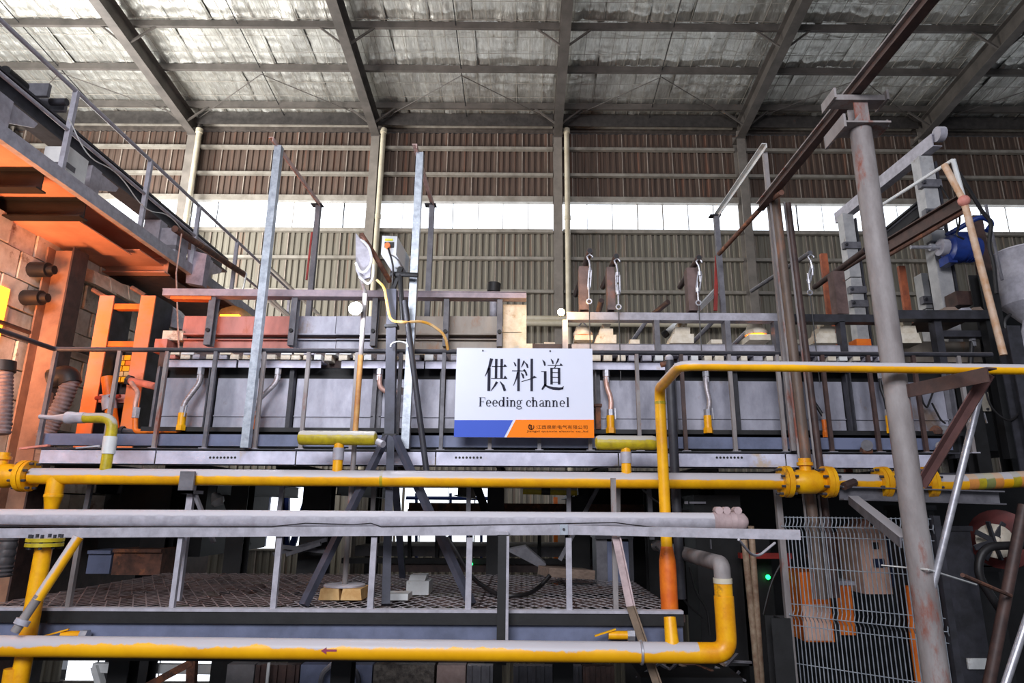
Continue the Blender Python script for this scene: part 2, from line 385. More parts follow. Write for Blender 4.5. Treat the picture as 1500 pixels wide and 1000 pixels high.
thing('feeder_platform', 'long platform edged with a pale galvanised channel under the feeding channel', 'platform', parts)
# --- upper railing
zrail = zpx(515, YU); zb_ = zs1+.02
c0 = at(80, 515, YU)
parts = [('top_rail', M().tube(bend([(atx(0, 489, c0.x).x-.0, 5.0, zrail), (c0.x, YU, zrail), (at(1452, 514, YU).x, YU, zrail)], .06, 4), m(3.6, YU), 10), dark)]
for px in (82, 176, 246, 317, 388, 453, 524, 588, 651, 720, 790, 862, 932, 997, 1067, 1137, 1203, 1270, 1336, 1402):
    x = at(px, 515, YU).x; parts.append(('post', M().bar((x, YU, zb_), (x, YU, zrail), m(5.3, YU), m(5.3, YU)), random.choice((grey, grey, rustgrey)) if px < 900 else random.choice((brownst, rustgrey, brownst))))
    parts.append(('weld_plate', M().bx(x-.045, x+.045, YU-.045, YU+.045, zb_-.006, zb_+.006), lgrey))
thing('upper_railing', 'dark tubular railing with square posts along the feeding channel platform', 'railing', parts)
# --- feeder body
edges = [232, 311, 428, 552, 648, 760, 872, 986, 1076, 1150, 1240, 1300, 1392]
parts = []
z0, z1, zt_ = zpx(632, YC), zpx(556, YC), zpx(541, YC)
for i, (a, b_) in enumerate(zip(edges[:-1], edges[1:])):
    xa, xb = at(a, 590, YC).x+.035, at(b_, 590, YC).x-.035
    parts.append(('casing_panel', M().bx(xa, xb, YC, YC+.03, z0, z1).bx(xa, xb, YC-.015, YC, z0, z0+.02).bx(xa, xb, YC-.02, YC+.01, z0+(z1-z0)*.26, z0+(z1-z0)*.26+.012), casing))
for i, a in enumerate(edges):
    x = at(a, 590, YC).x; wv = .05 if i % 3 else .12
    parts.append(('rib', M().bx(x-.008, x+.008, YC-.16 if i % 3 == 1 else YC-.09, YC+.03, z0, zt_).bx(x-wv/2, x+wv/2, YC-.1 if i % 3 else YC-.02, YC+.0, z0, zt_), dark if i % 3 else grey))
X0, X1 = at(225, 590, YC).x, at(1398, 590, YC).x
parts.append(('inner_wall', M().bx(X0, X1, YC+.05, YC+1.2, z0-.2, zt_+.02), black))
parts.append(('bottom_angle', M().ang((X0, YC-.1, z0-.01), (X1, YC-.1, z0-.01), .16, .05, .01), black))
thing('feeder_casing', 'long grey panelled steel casing of the feeding channel behind the railing', 'furnace casing', parts)
# --- burner shelf
YB = 7.42; parts = []
for a, b_ in ((240, 312), (313, 346), (349, 470), (500, 621), (623, 760), (866, 1008), (1010, 1160), (1162, 1302)):
    xa, xb = at(a, 533, YB).x, at(b_, 533, YB).x
    parts.append(('shelf_channel', M().bx(xa, xb, YB, YB+.02, zpx(540, YB), zpx(528, YB)).bx(xa, xb, YB, YB+.25, zpx(528, YB)-.012, zpx(528, YB)), strip_m))
x = 247
while x < 1300:
    if not 768 < x < 862:
        wd = random.uniform(9, 14); parts.append(('burner_block', M().pb(x, 519, x+wd, 528, YB+.06, .16), random.choice((refr, lgrey, pinkst if x < 420 else white, refr))))
        if random.random() < .45: parts.append(('burner_tile', M().pb(x+1, 515.5, x+wd+6, 519, YB+.04, .2), random.choice((refr, white, lgrey))))
    x += random.uniform(15, 21)
parts.append(('rear_plate', M().bx(at(240, 520, YB).x, at(1302, 520, YB).x, YB+.24, YB+.27, zpx(543, YB), zpx(511, YB)), brownst))
parts.append(('top_lip', M().bx(at(840, 520, YB).x, at(1302, 520, YB).x, YB+.06, YB+.24, zpx(517, YB), zpx(514, YB)), lgrey))
thing('burner_shelf', 'pale shelf of small burner blocks above the feeding channel casing', 'burner shelf', parts)
# --- flexible gas hoses to the burners
def hose(px, path, Y, lab, valve=True, hm=hosem, r=.03, ym=yellowc):
    pts = [at(x, y, Y-.02*i) for i, (x, y) in enumerate(path)]
    P_ = [('hose', M().tube(bend(pts, .12, 5), r, 10), hm), ('fitting', M().tube([pts[0]+V((0, 0, .06)), pts[0]-V((0, 0, .02))], r*1.35, 6).tube([pts[0]-V((0, 0, .03)), pts[0]-V((0, 0, .09))], r*1.3, 6), silver)]
    e = pts[-1]
    P_.append(('end_fitting', M().tube([e+V((0, 0, .05)), e-V((0, 0, .03))], r*1.35, 6), silver))
    if valve:
        P_.append(('valve', M().tube([e-V((0, 0, .02)), e-V((0, 0, .16))], r*1.5, 12).tube([e-V((0, 0, .16)), e-V((0, 0, .22))], r*1.8, 6), ym, [('lever', M().bar(e+V((.05, -.03, .06)), e+V((.05, -.05, -.07)), .012, .02), silver)]))
    thing('gas_hose', lab, 'hose', P_, 'burner gas hoses')
hose(0, [(294, 546), (293, 560), (270, 590), (268, 602)], YC-.14, 'curved steel gas hose with yellow valve second from the left end of the casing')
hose(0, [(407, 546), (405, 560), (376, 588), (372, 600)], YC-.14, 'curved steel gas hose just right of the tall left galvanised pole', True, hosem, .028, orangep)
hose(0, [(556, 546), (556, 566), (565, 574), (586, 574)], YC-.14, 'short copper gas elbow left of the dark tripod post', False, copper)
hose(0, [(888, 549), (888, 565), (896, 585), (894, 606)], YC-.14, 'pinkish gas hose with yellow valve just right of the sign', True, copper)
hose(0, [(1034, 549), (1034, 566), (1040, 590), (1036, 606)], YC-.14, 'kinked steel gas hose with yellow valve right of the yellow riser pipe')
hose(0, [(1180, 550), (1183, 575), (1200, 600), (1207, 612)], YC-.14, 'thin dark gas hose behind the two rusty posts', True, rubber, .02, orangep)
hose(0, [(1289, 552), (1290, 568), (1297, 585), (1300, 606)], YC-.14, 'black gas hose just left of the big round column', True, rubber, .02)
hose(0, [(1424, 497), (1420, 560), (1428, 600), (1434, 612)], 7.93, 'dark gas hose with orange valve at the right end of the casing', True, rubber, .03, yellowc)
# orange pipe on the left end
pts = [at(198, 612, 7.45), at(198, 632, 7.45), at(266, 630, 7.45), at(266, 616, 7.45)]
thing('orange_pipe', 'thin orange gas pipe along the foot of the casing at left', 'pipe', [('pipe', M().tube(bend(pts, .05, 4), .03, 10), orangep), ('hose', M().tube(bend([pts[0], at(198, 590, 7.45), at(203, 575, 7.5), at(192, 560, 7.6)], .08, 4), .026, 10), copper), ('fitting', M().tube([pts[0], pts[0]+V((0, 0, .12))], .042, 6), silver)])
for px in (925,): 
    one('stub_post', 'short rusty stub post right beside the sign lower edge', 'post', M().pb(873, 594, 880, 628, YC-.2, .06).pb(871, 591, 882, 595, YC-.22, .1), rusty)
# --- superstructure left: frame, cladding boxes
YF = 7.75
parts = [('top_beam', M().chan(at(243, 431, YF), at(771, 435, YF), .16, m(9, YF), .012).bar(at(243, 426, YF)+V((0, .02, 0)), at(771, 431, YF)+V((0, .02, 0)), .2, .015), mat('mauve_steel', (176, 158, 166), (140, 128, 136), scale=5)),
         ('glow_strip', M().bar(at(253, 437, YF), at(312, 438, YF), .12, m(6, YF)), orangep)]  # orange strip painted in for furnace light under the beam
for a, b_, wd in ((313, 304, 10), (434, 425, 9), (551, 546, 8), (655, 652, 8), (731, 733, 8)):
    x = at((a+b_)/2, 475, YF).x
    parts.append(('post', M().chan((x, YF+.02, zpx(508, YF)), (x, YF+.02, zpx(438, YF)), m(wd, YF), .12, .012, (0, 1, 0)), grey, [('bolt', M().tube([(x, YF-.07, zpx(487, YF)), (x, YF-.02, zpx(487, YF))], .025, 8), black)]))
thing('steel_gantry', 'grey steel frame standing over the left half of the feeding channel', 'frame', parts)
YX = 7.95; parts = []
xe = [268, 372, 430, 492, 548, 655, 733]
for i, (a, b_) in enumerate(zip(xe[:-1], xe[1:])):
    mt = pinkst if b_ <= 430 else (casing if i < 4 else mat('stained_plate', (168, 158, 146), (140, 126, 112), rust=(160, 104, 60), ramt=.35, scale=2.5, stretch=(1, 1, .4)))  # orange light put into the pink of the left panels
    parts += [('upper_panel', M().pb(a+.4, 463, b_-.4, 488, YX, .06), mt), ('lower_panel', M().pb(a+.4, 497, b_-.4, 512, YX, .06), mt), ('groove_plate', M().pb(a+.4, 488, b_-.4, 497, YX+.05, .04), brownst)]
    parts.append(('angle_lip', M().pb(a, 488, b_, 490, YX-.05, .1).pb(a, 496, b_, 497.5, YX-.05, .1), mt))
parts.append(('inner_core', M().pb(270, 466, 732, 512, YX+.09, .8), brownst))
thing('channel_superstructure', 'panelled box over the channel, pink at its left end and grey at its right', 'furnace casing', parts)
one('end_block', 'pale stained end block under the beam, just left of the amber lamp', 'block', M().pb(737, 446, 771, 512, 7.85, .35).pb(736, 478, 764, 486, 7.83, .03).pb(760, 503, 780, 512, 7.8, .3), refr)
thing('vent_pipe', 'short grey vent pipe with dark cap behind the frame beam', 'vent', [('pipe', M().tube([at(722, 508, 8.4), at(723, 425, 8.4)], .05, 12), lgrey), ('cap', M().tube([at(723, 428, 8.4), at(724, 415, 8.4)], .09, 12), black)])
one('lid_casting', 'domed brown lid with glowing rim sitting on the pink box', 'lid', M().pp([(318, 463), (324, 452), (342, 447), (356, 452), (370, 463)], 8.1, .35), mat('olive_lid', (140, 124, 78), (100, 84, 50)))
one('glow_gap', 'orange glowing gap under the domed lid on the pink box', 'flame', M().pb(322, 460.5, 350, 463.2, 8.05, .05), hot)
# --- superstructure right
YG = 7.6
parts = [('top_beam', M().bx(at(830, 460, YG).x, at(1140, 460, YG).x, YG, YG+.14, zpx(467, YG), zpx(456, YG)), lgrey), ('top_beam', M().bx(at(1141, 460, YG).x, at(1295, 460, YG).x, YG, YG+.14, zpx(468, YG), zpx(457, YG)), dark),
         ('ledge_channel', M().bx(at(838, 506, YG).x, at(1300, 506, YG).x, YG+.06, YG+.08, zpx(511, YG), zpx(501, YG)).bx(at(838, 506, YG).x, at(1300, 506, YG).x, YG+.06, YG+.5, zpx(501.5, YG), zpx(500.5, YG)), lgrey)]
for a, wd, mt in ((828, 8, lgrey), (963, 8, grey), (1067, 8, grey), (1140, 9, grey), (1236, 8, dark)):
    x = at(a, 490, YG).x; parts.append(('post', M().chan((x, YG+.06, zpx(524, YG)), (x, YG+.06, zpx(467, YG)), m(wd, YG), .12, .012, (0, 1, 0)), mt))
thing('steel_gantry', 'pale grey steel frame over the right half of the feeding channel', 'frame', parts)
one('channel_back_wall', 'rust brown rear plate low behind the pale ledge of burner bricks', 'plate', M().pb(772, 505, 1300, 530, 8.3, .3), brownst)
# stepped refractory plugs and round pots on the ledge
YP = 7.78
def plug(px, s_, lab, flip=1):
    q = lambda pts: [(px+flip*x*s_, 502-(502-y)*s_) for x, y in pts]
    b0 = M().pp(q([(-17, 502), (15, 502), (15, 490), (-13, 490)]), YP, .3); b1 = M().pp(q([(-11, 490), (10, 490), (10, 481), (-9, 481)]), YP+.03, .24)
    b2 = M().pp(q([(-4, 481), (5, 481), (7, 474), (-6, 474)]), YP+.06, .18)
    thing('refractory_plug', lab, 'block', [('base', b0, refr), ('step', b1, refr), ('head', b2, refr)], 'stepped refractory plugs')
plug(888, 1, 'stepped white refractory plug between the first two turnbuckles')
plug(1000, 1.1, 'stepped white refractory plug under the third turnbuckle', 1)
plug(1212, 1.15, 'stepped white refractory plug left of the big round column')
plug(1330, 1.2, 'stacked white refractory plug right of the big round column', -1)
def pot(px, s_, lab, gm):
    c = at(px, 502, YP+.15); k = m(1, YP)*s_
    b0 = M().bx(c.x-15*k, c.x+14*k, YP, YP+.3, c.z, c.z+8*k); g = M().lathe(c+V((0, 0, 8*k)), c+V((0, 0, 1)), [(0, 9*k), (3*k, 12*k)], 14)
    t = M().lathe(c+V((0, 0, 11*k)), c+V((0, 0, 1)), [(0, 15*k), (4*k, 16*k), (10*k, 12*k), (15*k, 11*k)], 16)
    h = M().tube([c+V((-8*k, 0, 25*k)), c+V((0, 0, 36*k)), c+V((8*k, 0, 25*k))], .012, 6)
    thing('burner_pot', lab, 'pot', [('base', b0, refr), ('hot_rim', g, gm), ('lid', t, refr), ('bail', h, lgrey)], 'round refractory pots')
pot(854, .95, 'round white refractory pot with red hot rim beside the amber lamp', hotred)
pot(1108, 1.1, 'round white refractory pot with orange glowing rim beside the rusty posts', hot)
one('orange_box', 'small orange box on the ledge behind the big column', 'box', M().pb(1255, 496, 1276, 506, 7.9, .2), orangep)
# loose white bricks lying on the ledge
for i, (px, py, wd) in enumerate(((805, 507, 16), (790, 509, 12), (930, 503, 14), (1050, 503, 16), (1165, 503, 12))):
    one('loose_brick', 'loose pale brick lying on the ledge %s' % ('above the sign right of centre', 'above the middle of the sign', 'under the second turnbuckle chain', 'between the two middle frame posts', 'between the rusty posts and the stepped plug')[i], 'brick', M().pb(px-wd/2, py-6, px+wd/2, py, 8.35 if px < 820 else YP, .2), refr, 'loose bricks on the ledge')
# ================================================================== the sign
YSG = 7.02
sx0, sx1 = at(667, 576, YSG).x, at(869, 576, YSG).x; sz0, sz1 = at(768, 640.5, YSG).z, at(768, 510, YSG).z
def sp(u, v):                                              # sign lettering grid (220 x 150 units wide crop) to the sign plane
    U = (u/6.667+660-667)/202; W_ = (v/6.667+500-510)/130.5
    return (sx0+(sx1-sx0)*U, sz1+(sz0-sz1)*W_)
def flat(polys, y=YSG-.006):
    b = M()
    for pl in polys: b.prism([sp(*q) for q in pl], y, YSG-.002)
    return b
def stroke(path):                                          # (u, v, half width) nodes > one polygon
    L_, R_ = [], []
    for i, (x, y, h) in enumerate(path):
        a, c = path[max(i-1, 0)], path[min(i+1, len(path)-1)]; dx, dy = c[0]-a[0], c[1]-a[1]; n = math.hypot(dx, dy) or 1
        L_.append((x-dy/n*h, y+dx/n*h)); R_.append((x+dy/n*h, y-dx/n*h))
    return L_+R_[::-1]
def rc(x0, y0, x1, y1): return [(x0, y0), (x1, y0), (x1, y1), (x0, y1)]
gong = [stroke([(394, 172, 16), (372, 262, 12), (333, 350, 2)]), rc(358, 268, 387, 492), rc(428, 176, 453, 370), rc(482, 176, 507, 370), rc(398, 247, 545, 253), [(545, 250), (527, 226), (512, 248)],
        rc(392, 367, 550, 373), [(552, 370), (530, 340), (514, 368)], stroke([(452, 402, 12), (430, 440, 9), (394, 490, 2)]), stroke([(480, 398, 3), (512, 440, 12), (530, 490, 13)])]
liao = [rc(650, 172, 675, 492), rc(598, 290, 732, 296), [(735, 293), (718, 272), (706, 291)], stroke([(614, 205, 2), (626, 225, 8), (634, 246, 7)]), stroke([(716, 192, 8), (704, 225, 7), (690, 256, 2)]), stroke([(655, 305, 9), (640, 370, 7), (612, 440, 2)]),
        stroke([(688, 312, 3), (704, 335, 10), (712, 366, 8)]), rc(779, 172, 804, 492), stroke([(722, 205, 2), (744, 232, 9), (752, 262, 8)]), stroke([(712, 285, 2), (734, 308, 9), (742, 338, 8)]), stroke([(692, 399, 3), (800, 366, 3), (838, 354, 3)]), [(838, 354), (812, 340), (800, 364)]]
dao = [stroke([(980, 172, 2), (996, 195, 9), (1002, 220, 7)]), stroke([(1056, 168, 9), (1046, 195, 7), (1026, 232, 2)]), rc(948, 234, 1096, 240), [(1098, 237), (1078, 214), (1066, 235)], stroke([(1028, 240, 5), (1012, 268, 3)]), rc(974, 262, 998, 424), rc(1048, 262, 1073, 424),
       rc(986, 262, 1060, 268), rc(986, 306, 1060, 311), rc(986, 352, 1060, 357), rc(986, 400, 1060, 406), stroke([(898, 182, 2), (916, 208, 10), (922, 240, 8)]), rc(884, 295, 936, 301), rc(911, 296, 937, 440),
       stroke([(930, 425, 12), (908, 452, 10), (892, 476, 7)]), stroke([(912, 428, 4), (950, 448, 10), (1000, 464, 13), (1060, 468, 13), (1098, 462, 9)]), stroke([(1090, 470, 10), (1104, 440, 2)])]
# roman letters with stems, hairlines and bowls on a unit x-height, baseline 643
XH, BL = 62.0, 643.0
def arc(cx, cy, rx, ry, tx, ty, a0, a1, n=14):
    o = [(cx+rx*math.cos(R(a0+(a1-a0)*i/n)), cy+ry*math.sin(R(a0+(a1-a0)*i/n))) for i in range(n+1)]
    q = [(cx+(rx-tx)*math.cos(R(a0+(a1-a0)*i/n)), cy+(ry-ty)*math.sin(R(a0+(a1-a0)*i/n))) for i in range(n+1)]
    return o+q[::-1]
def stem(x, h, foot=True, flag=True):
    r = [[(x, 0), (x+.25, 0), (x+.25, h), (x, h)]]
    if foot: r.append([(x-.1, 0), (x+.32, 0), (x+.32, .05), (x-.1, .05)])
    if flag: r.append([(x-.12, h-.07), (x+.1, h-.07), (x+.22, h), (x-.12, h-.02)])
    return r
n_ = lambda: stem(.1, 1)+[arc(.52, .62, .34, .4, .2, .1, 0, 150, 10), [(.66, 0), (.86, 0), (.86, .64), (.66, .64)], [(.56, 0), (.96, 0), (.96, .05), (.56, .05)]]
GL = {'F': stem(.12, 1.42, True, False)+[[(0, 1.37), (.98, 1.37), (.98, 1.42), (0, 1.42)], [(.93, 1.05), (.98, 1.05), (.98, 1.42), (.9, 1.4)], [(.3, .72), (.72, .72), (.72, .77), (.3, .77)], [(.68, .6), (.73, .6), (.73, .9), (.68, .9)]],
      'e': [arc(.45, .5, .43, .52, .2, .07, 2, 318), [(.1, .5), (.86, .5), (.86, .56), (.1, .56)], arc(.45, .5, .43, .52, .16, .07, 0, 40, 5)],
      'd': [arc(.45, .5, .43, .52, .2, .07, 0, 360, 24)]+stem(.7, 1.5, False, True)+[[(.8, 0), (1.06, .02), (1.06, .06), (.8, .1)]],
      'i': stem(.1, 1)+[arc(.2, 1.34, .14, .14, .13, .13, 0, 360, 12)], 'n': n_(), 'l': stem(.1, 1.5), 'h': [p for p in n_()]+[[(.1, .9), (.32, .9), (.32, 1.5), (.1, 1.5)], [(-.02, 1.43), (.2, 1.43), (.32, 1.5), (-.02, 1.49)]],
      'g': [arc(.42, .66, .36, .36, .18, .06, 0, 360, 22), arc(.45, -.18, .44, .24, .1, .08, 0, 360, 22), [(.12, .1), (.24, .3), (.3, .3), (.2, .06)], [(.3, .02), (.7, .02), (.75, .12), (.3, .12)], [(.66, .9), (.98, .96), (.98, 1.04), (.7, 1.0)]],
      'c': [arc(.45, .5, .43, .52, .2, .07, 42, 320), arc(.72, .74, .11, .11, .1, .1, 0, 360, 10)],
      'a': [arc(.4, .7, .34, .32, .1, .07, 10, 170, 10), [(.54, .1), (.74, .1), (.74, .74), (.54, .74)], arc(.36, .26, .32, .27, .18, .06, 60, 330, 14), [(.3, .5), (.58, .56), (.58, .62), (.3, .55)], [(.6, 0), (.95, .03), (.95, .08), (.74, .12)]]}
lay = [('F', 278), ('e', 346), ('e', 408), ('d', 468), ('i', 543), ('n', 578), ('g', 642), ('c', 736), ('h', 792), ('a', 864), ('n', 920), ('n', 990), ('e', 1062), ('l', 1130)]
def letter(ch, u0): return flat([[(u0+x*XH, BL-y*XH) for x, y in pl] for pl in GL[ch]])
def text(s, u, v, size, mt, par, width=None, name='caption'):
    cu = bpy.data.curves.new(name, 'FONT'); cu.body = s; cu.size = 1; cu.extrude = 0; tmp = bpy.data.objects.new('tmp', cu); sc.collection.objects.link(tmp)
    dg = bpy.context.evaluated_depsgraph_get(); me = bpy.data.meshes.new_from_object(tmp.evaluated_get(dg)); bpy.data.objects.remove(tmp)
    xs = [v_.co.x for v_ in me.vertices]; ys = [v_.co.y for v_ in me.vertices]
    if not xs: return
    (xa, za), (xb, zb2) = sp(u, v), sp(u+width, v-size)
    kx = (xb-xa)/(max(xs)-min(xs)); kz = (zb2-za)/(max(ys)-min(ys)); x0, y0 = min(xs), min(ys)
    for v_ in me.vertices: v_.co = ((v_.co.x-x0)*kx, 0, (v_.co.y-y0)*kz)
    me.materials.append(mt); link(name, me, (xa, YSG-.0065, za), par)
sg = link('sign_board', None, ((sx0+sx1)/2, YSG, sz0)); sg['label'] = 'white sign reading Feeding channel with blue and orange foot band'; sg['category'] = 'sign'
part(sg, 'panel', M().bx(sx0, sx1, YSG, YSG+.02, sz0, sz1), signw)
part(sg, 'blue_band', M().prism([(sx0, sz0), sp(528, 935)[:1]+(sz0,), sp(612, 773), (sx0, sp(0, 776)[1])], YSG-.003, YSG), signb)
part(sg, 'orange_band', M().prism([(sp(552, 0)[0], sz0), (sx1, sz0), (sx1, sp(0, 765)[1]), sp(638, 770)], YSG-.003, YSG), signo)
for nm, g in (('character', gong), ('character', liao), ('character', dao)): part(sg, nm, flat(g), ink)
for ch, u in lay: part(sg, 'letter', letter(ch, u), ink)
text('江西泉新电气有限公司', 838, 855, 36, inkb, sg, 492); text('Jiangxi quanxin electric co.,ltd', 745, 892, 24, inkb, sg, 590)
part(sg, 'logo', flat([arc(788, 836, 30, 30, 9, 9, -30, 250, 18), rc(772, 822, 782, 860), rc(786, 822, 796, 866), rc(770, 818, 796, 826)], YSG-.006), inkb)
for u in (306, 974): q = sp(u, 93); part(sg, 'screw', M().tube([(q[0], YSG-.012, q[1]), (q[0], YSG+.01, q[1])], .009, 8), dark)
for u in (306, 974): q = sp(u, 80); part(sg, 'wire_tie', M().tube([(q[0], YSG+.012, q[1]-.01), (q[0], YU-.03, zrail-.01), (q[0]+.01, YU+.03, zrail+.02)], .004, 5), silver)
# ================================================================== lower walkway, railing, gas pipes
YR = 6.0; ZG = at(500, 895, YR).z                           # walkway level
# --- walkway of expanded metal panels
XL, XR = at(-60, 895, YR).x, at(1000, 895, YR).x; YBK = 9.3
parts = []; npan = 7; pw = (XR-XL)/npan
def diamond(x0, x1, y0, y1, cw, cl, t):
    b = M(); n = int(round((x1-x0)/cw)); k = int(round((y1-y0)/cl)); cw = (x1-x0)/n; cl = (y1-y0)/k
    for i in range(n):
        for j in range(k):
            x, y = x0+i*cw, y0+j*cl
            for (ax, ay, bx_, by) in ((x, y+cl/2, x+cw/2, y), (x+cw/2, y, x+cw, y+cl/2), (x+cw, y+cl/2, x+cw/2, y+cl), (x+cw/2, y+cl, x, y+cl/2)):
                b.bar((ax, ay, ZG), (bx_, by, ZG), t, .004)
    return b
gm = mat('grating_steel', (196, 190, 192), (160, 154, 156), scale=12, rust=(104, 76, 62), ramt=.3)
gd = mat('old_grating_steel', (168, 152, 150), (130, 116, 114), scale=12, rust=(92, 62, 50), ramt=.4)
for i in range(npan):
    parts.append(('grating_panel', diamond(XL+i*pw+.01, XL+(i+1)*pw-.01, YR+.05, YBK, .13, .22, .011), gd if i < 3 else gm))
for k in range(npan+1):
    x = XL+k*pw; parts.append(('cross_angle', M().bar((x, YR+.03, ZG-.05), (x, YBK, ZG-.05), .05, .06), brownst))
for y in (7.1, 8.2, YBK): parts.append(('long_angle', M().bar((XL, y, ZG-.06), (XR, y, ZG-.06), .06, .08), brownst))
zf = ZG+.01
parts.append(('edge_lip', M().bx(XL, XR, YR-.03, YR+.06, ZG-.005, ZG+.02), lgrey))
parts.append(('edge_flange', M().bx(XL, XR, YR-.02, YR+.04, ZG-.1, ZG-.005), black))
parts.append(('edge_web', M().bx(XL, XR, YR+.03, YR+.05, at(500, 950, YR).z, ZG-.1), blueg))
parts.append(('bottom_flange', M().bx(XL, XR, YR-.03, YR+.25, at(500, 968, YR).z, at(500, 962, YR).z), black))
for k in range(4):
    x = XL+1.2+k*2.0; parts.append(('support_post', M().ibeam((x, YR+.5, FLOOR), (x, YR+.5, ZG-.1), .18, .18, .015, (0, 1, 0)), black)); parts.append(('support_post', M().ibeam((x, 8.9, FLOOR), (x, 8.9, ZG-.1), .18, .18, .015, (0, 1, 0)), black))
wk = thing('grating_walkway', 'lower walkway of expanded metal grating with blue grey edge beam', 'walkway', parts)
# --- lower railing
zA = at(400, 787, YR).z; zB = at(400, 773, YR).z
pA, pB, pC = at(-70, 781, YR), at(840, 776, YR), at(1172, 783, 5.45)
parts = [('top_bar', M().bar(pA, pB, .07, zB-zA), lgrey), ('top_bar', M().bar(pB, pC, .07, (zB-zA)*.95), lgrey), ('splice_clamp', M().pb(820, 768, 832, 783, YR-.05, .1), galv, [('bolt', M().tube([at(826, 775, YR-.06), at(826, 775, YR-.03)], .012, 8), dark)])]
for px, wd in ((115, 6), (264, 6.5), (409, 7.5), (548, 8), (688, 8), (833, 8)):
    x = at(px, 787, YR).x; parts.append(('post', M().bar((x, YR+.02, ZG+.02), (x, YR+.02, zA+.01), m(wd, YR), .04), rustgrey if px < 200 else lgrey))
thing('lower_railing', 'pale grey flat bar railing along the lower walkway edge', 'railing', parts)
# --- thick grey pipe lying on the railing
rg = m(12.2, YR); zg = at(500, 761, YR).z
xe = at(1052, 760, YR).x; zg_r = zg
parts = [('pipe', M().tube([(at(-70, 760, YR).x, YR+.1, zg), (xe, YR+.1, zg)], rg, 24), lgrey)]
cap = M().lathe((xe, YR+.1, zg), (xe+1, YR+.1, zg), [(-.02, rg*1.06), (.22, rg*1.06), (.26, rg*.95), (.29, rg*.5)], 24)
pk = mat('pinkish_clamp', (190, 168, 168), (160, 140, 140)); cl_ = M()
for dx in (.02, .13): cl_.lathe((xe+dx, YR+.1, zg), (xe+1, YR+.1, zg), [(0, rg*1.12), (.05, rg*1.12)], 24)
lugs = M()
for dx in (.03, .1, .2): lugs.tube([(xe+dx, YR+.05, zg+rg*1.25), (xe+dx, YR+.15, zg+rg*1.25)], .035, 10)
parts += [('end_cap', cap, pk), ('clamp_ring', cl_, pk), ('clamp_lug', lugs, pk)]
thing('grey_pipe', 'thick pale grey pipe resting on the lower railing with a clamped end', 'pipe', parts)
wire = [at(x, y, YR-.0) for x, y in ((-20, 768), (200, 771), (400, 771), (450, 766), (520, 768), (545, 766), (560, 771), (800, 767), (900, 765), (930, 769), (960, 772))]
one('tie_wire', 'thin wire running loosely along the thick grey pipe', 'wire', M().tube([p+V((0, -.04, .0)) for p in wire], .005, 5), rubber)
# --- mid gas main
YM = 6.6; rm = m(11.3, YM); z_m = at(500, 701, YM).z
def mz(px, py): return at(px, py, YM)
def flange(b, c, d, r, t=.03):
    c = V(c); d = V(d).normalized(); b.lathe(c-d*t/2, c+d, [(0, r), (t, r)], 24); return b
def bolts(c, d, r, n=8, L_=.05):
    b = M(); c = V(c); d = V(d).normalized(); a = d.cross(V((0, 0, 1))).normalized() if abs(d.z) < .9 else V((1, 0, 0)); e = d.cross(a)
    for k in range(n):
        t = 2*math.pi*(k+.5)/n; p = c+(a*math.cos(t)+e*math.sin(t))*r; b.tube([p-d*L_, p+d*L_], .014, 6)
    return b
ex = V((1, 0, 0))
def xm(px): return at(px, 701, YM).x
pieces = []
mainz = lambda px: V((xm(px), YM, lerp(at(54, 697, YM).z, at(1138, 705, YM).z, (px-54)/1084)))
stripes = mat('striped_gas_pipe', (236, 150, 40), (140, 140, 60), scale=4, stretch=(1, .01, .01), dust=(196, 176, 150), damt=.4)
parts = [('pipe', M().tube([mainz(46), mainz(560)], rm, 24), yellow), ('pipe', M().tube([mainz(560.3), mainz(1146)], rm, 24), yellow), ('pipe', M().tube([mainz(1216), mainz(1288)], rm, 24), yellow),
         ('pipe', M().tube([mainz(1362), mainz(1400)], rm, 24), yellow), ]
for k, (a, b_) in enumerate(((1400, 1412), (1412, 1426), (1426, 1437), (1437, 1450), (1450, 1462), (1462, 1476), (1476, 1488), (1488, 1580))):
    q0, q1 = [lerp(mainz(1400), at(1580, 697, YM), (w_-1400)/180) for w_ in (a, b_)]; parts.append(('painted_band', M().tube([q0, q1], rm, 24), (yellow, mat('faded_orange', (224, 150, 70), (200, 130, 64), dust=(204, 176, 150), damt=.5), olive, mat('faded_green', (140, 144, 84), (122, 126, 76), dust=(190, 184, 160), damt=.5), mat('faded_orange', (0, 0, 0)), yellow, olive, mat('faded_orange', (0, 0, 0)))[k]))

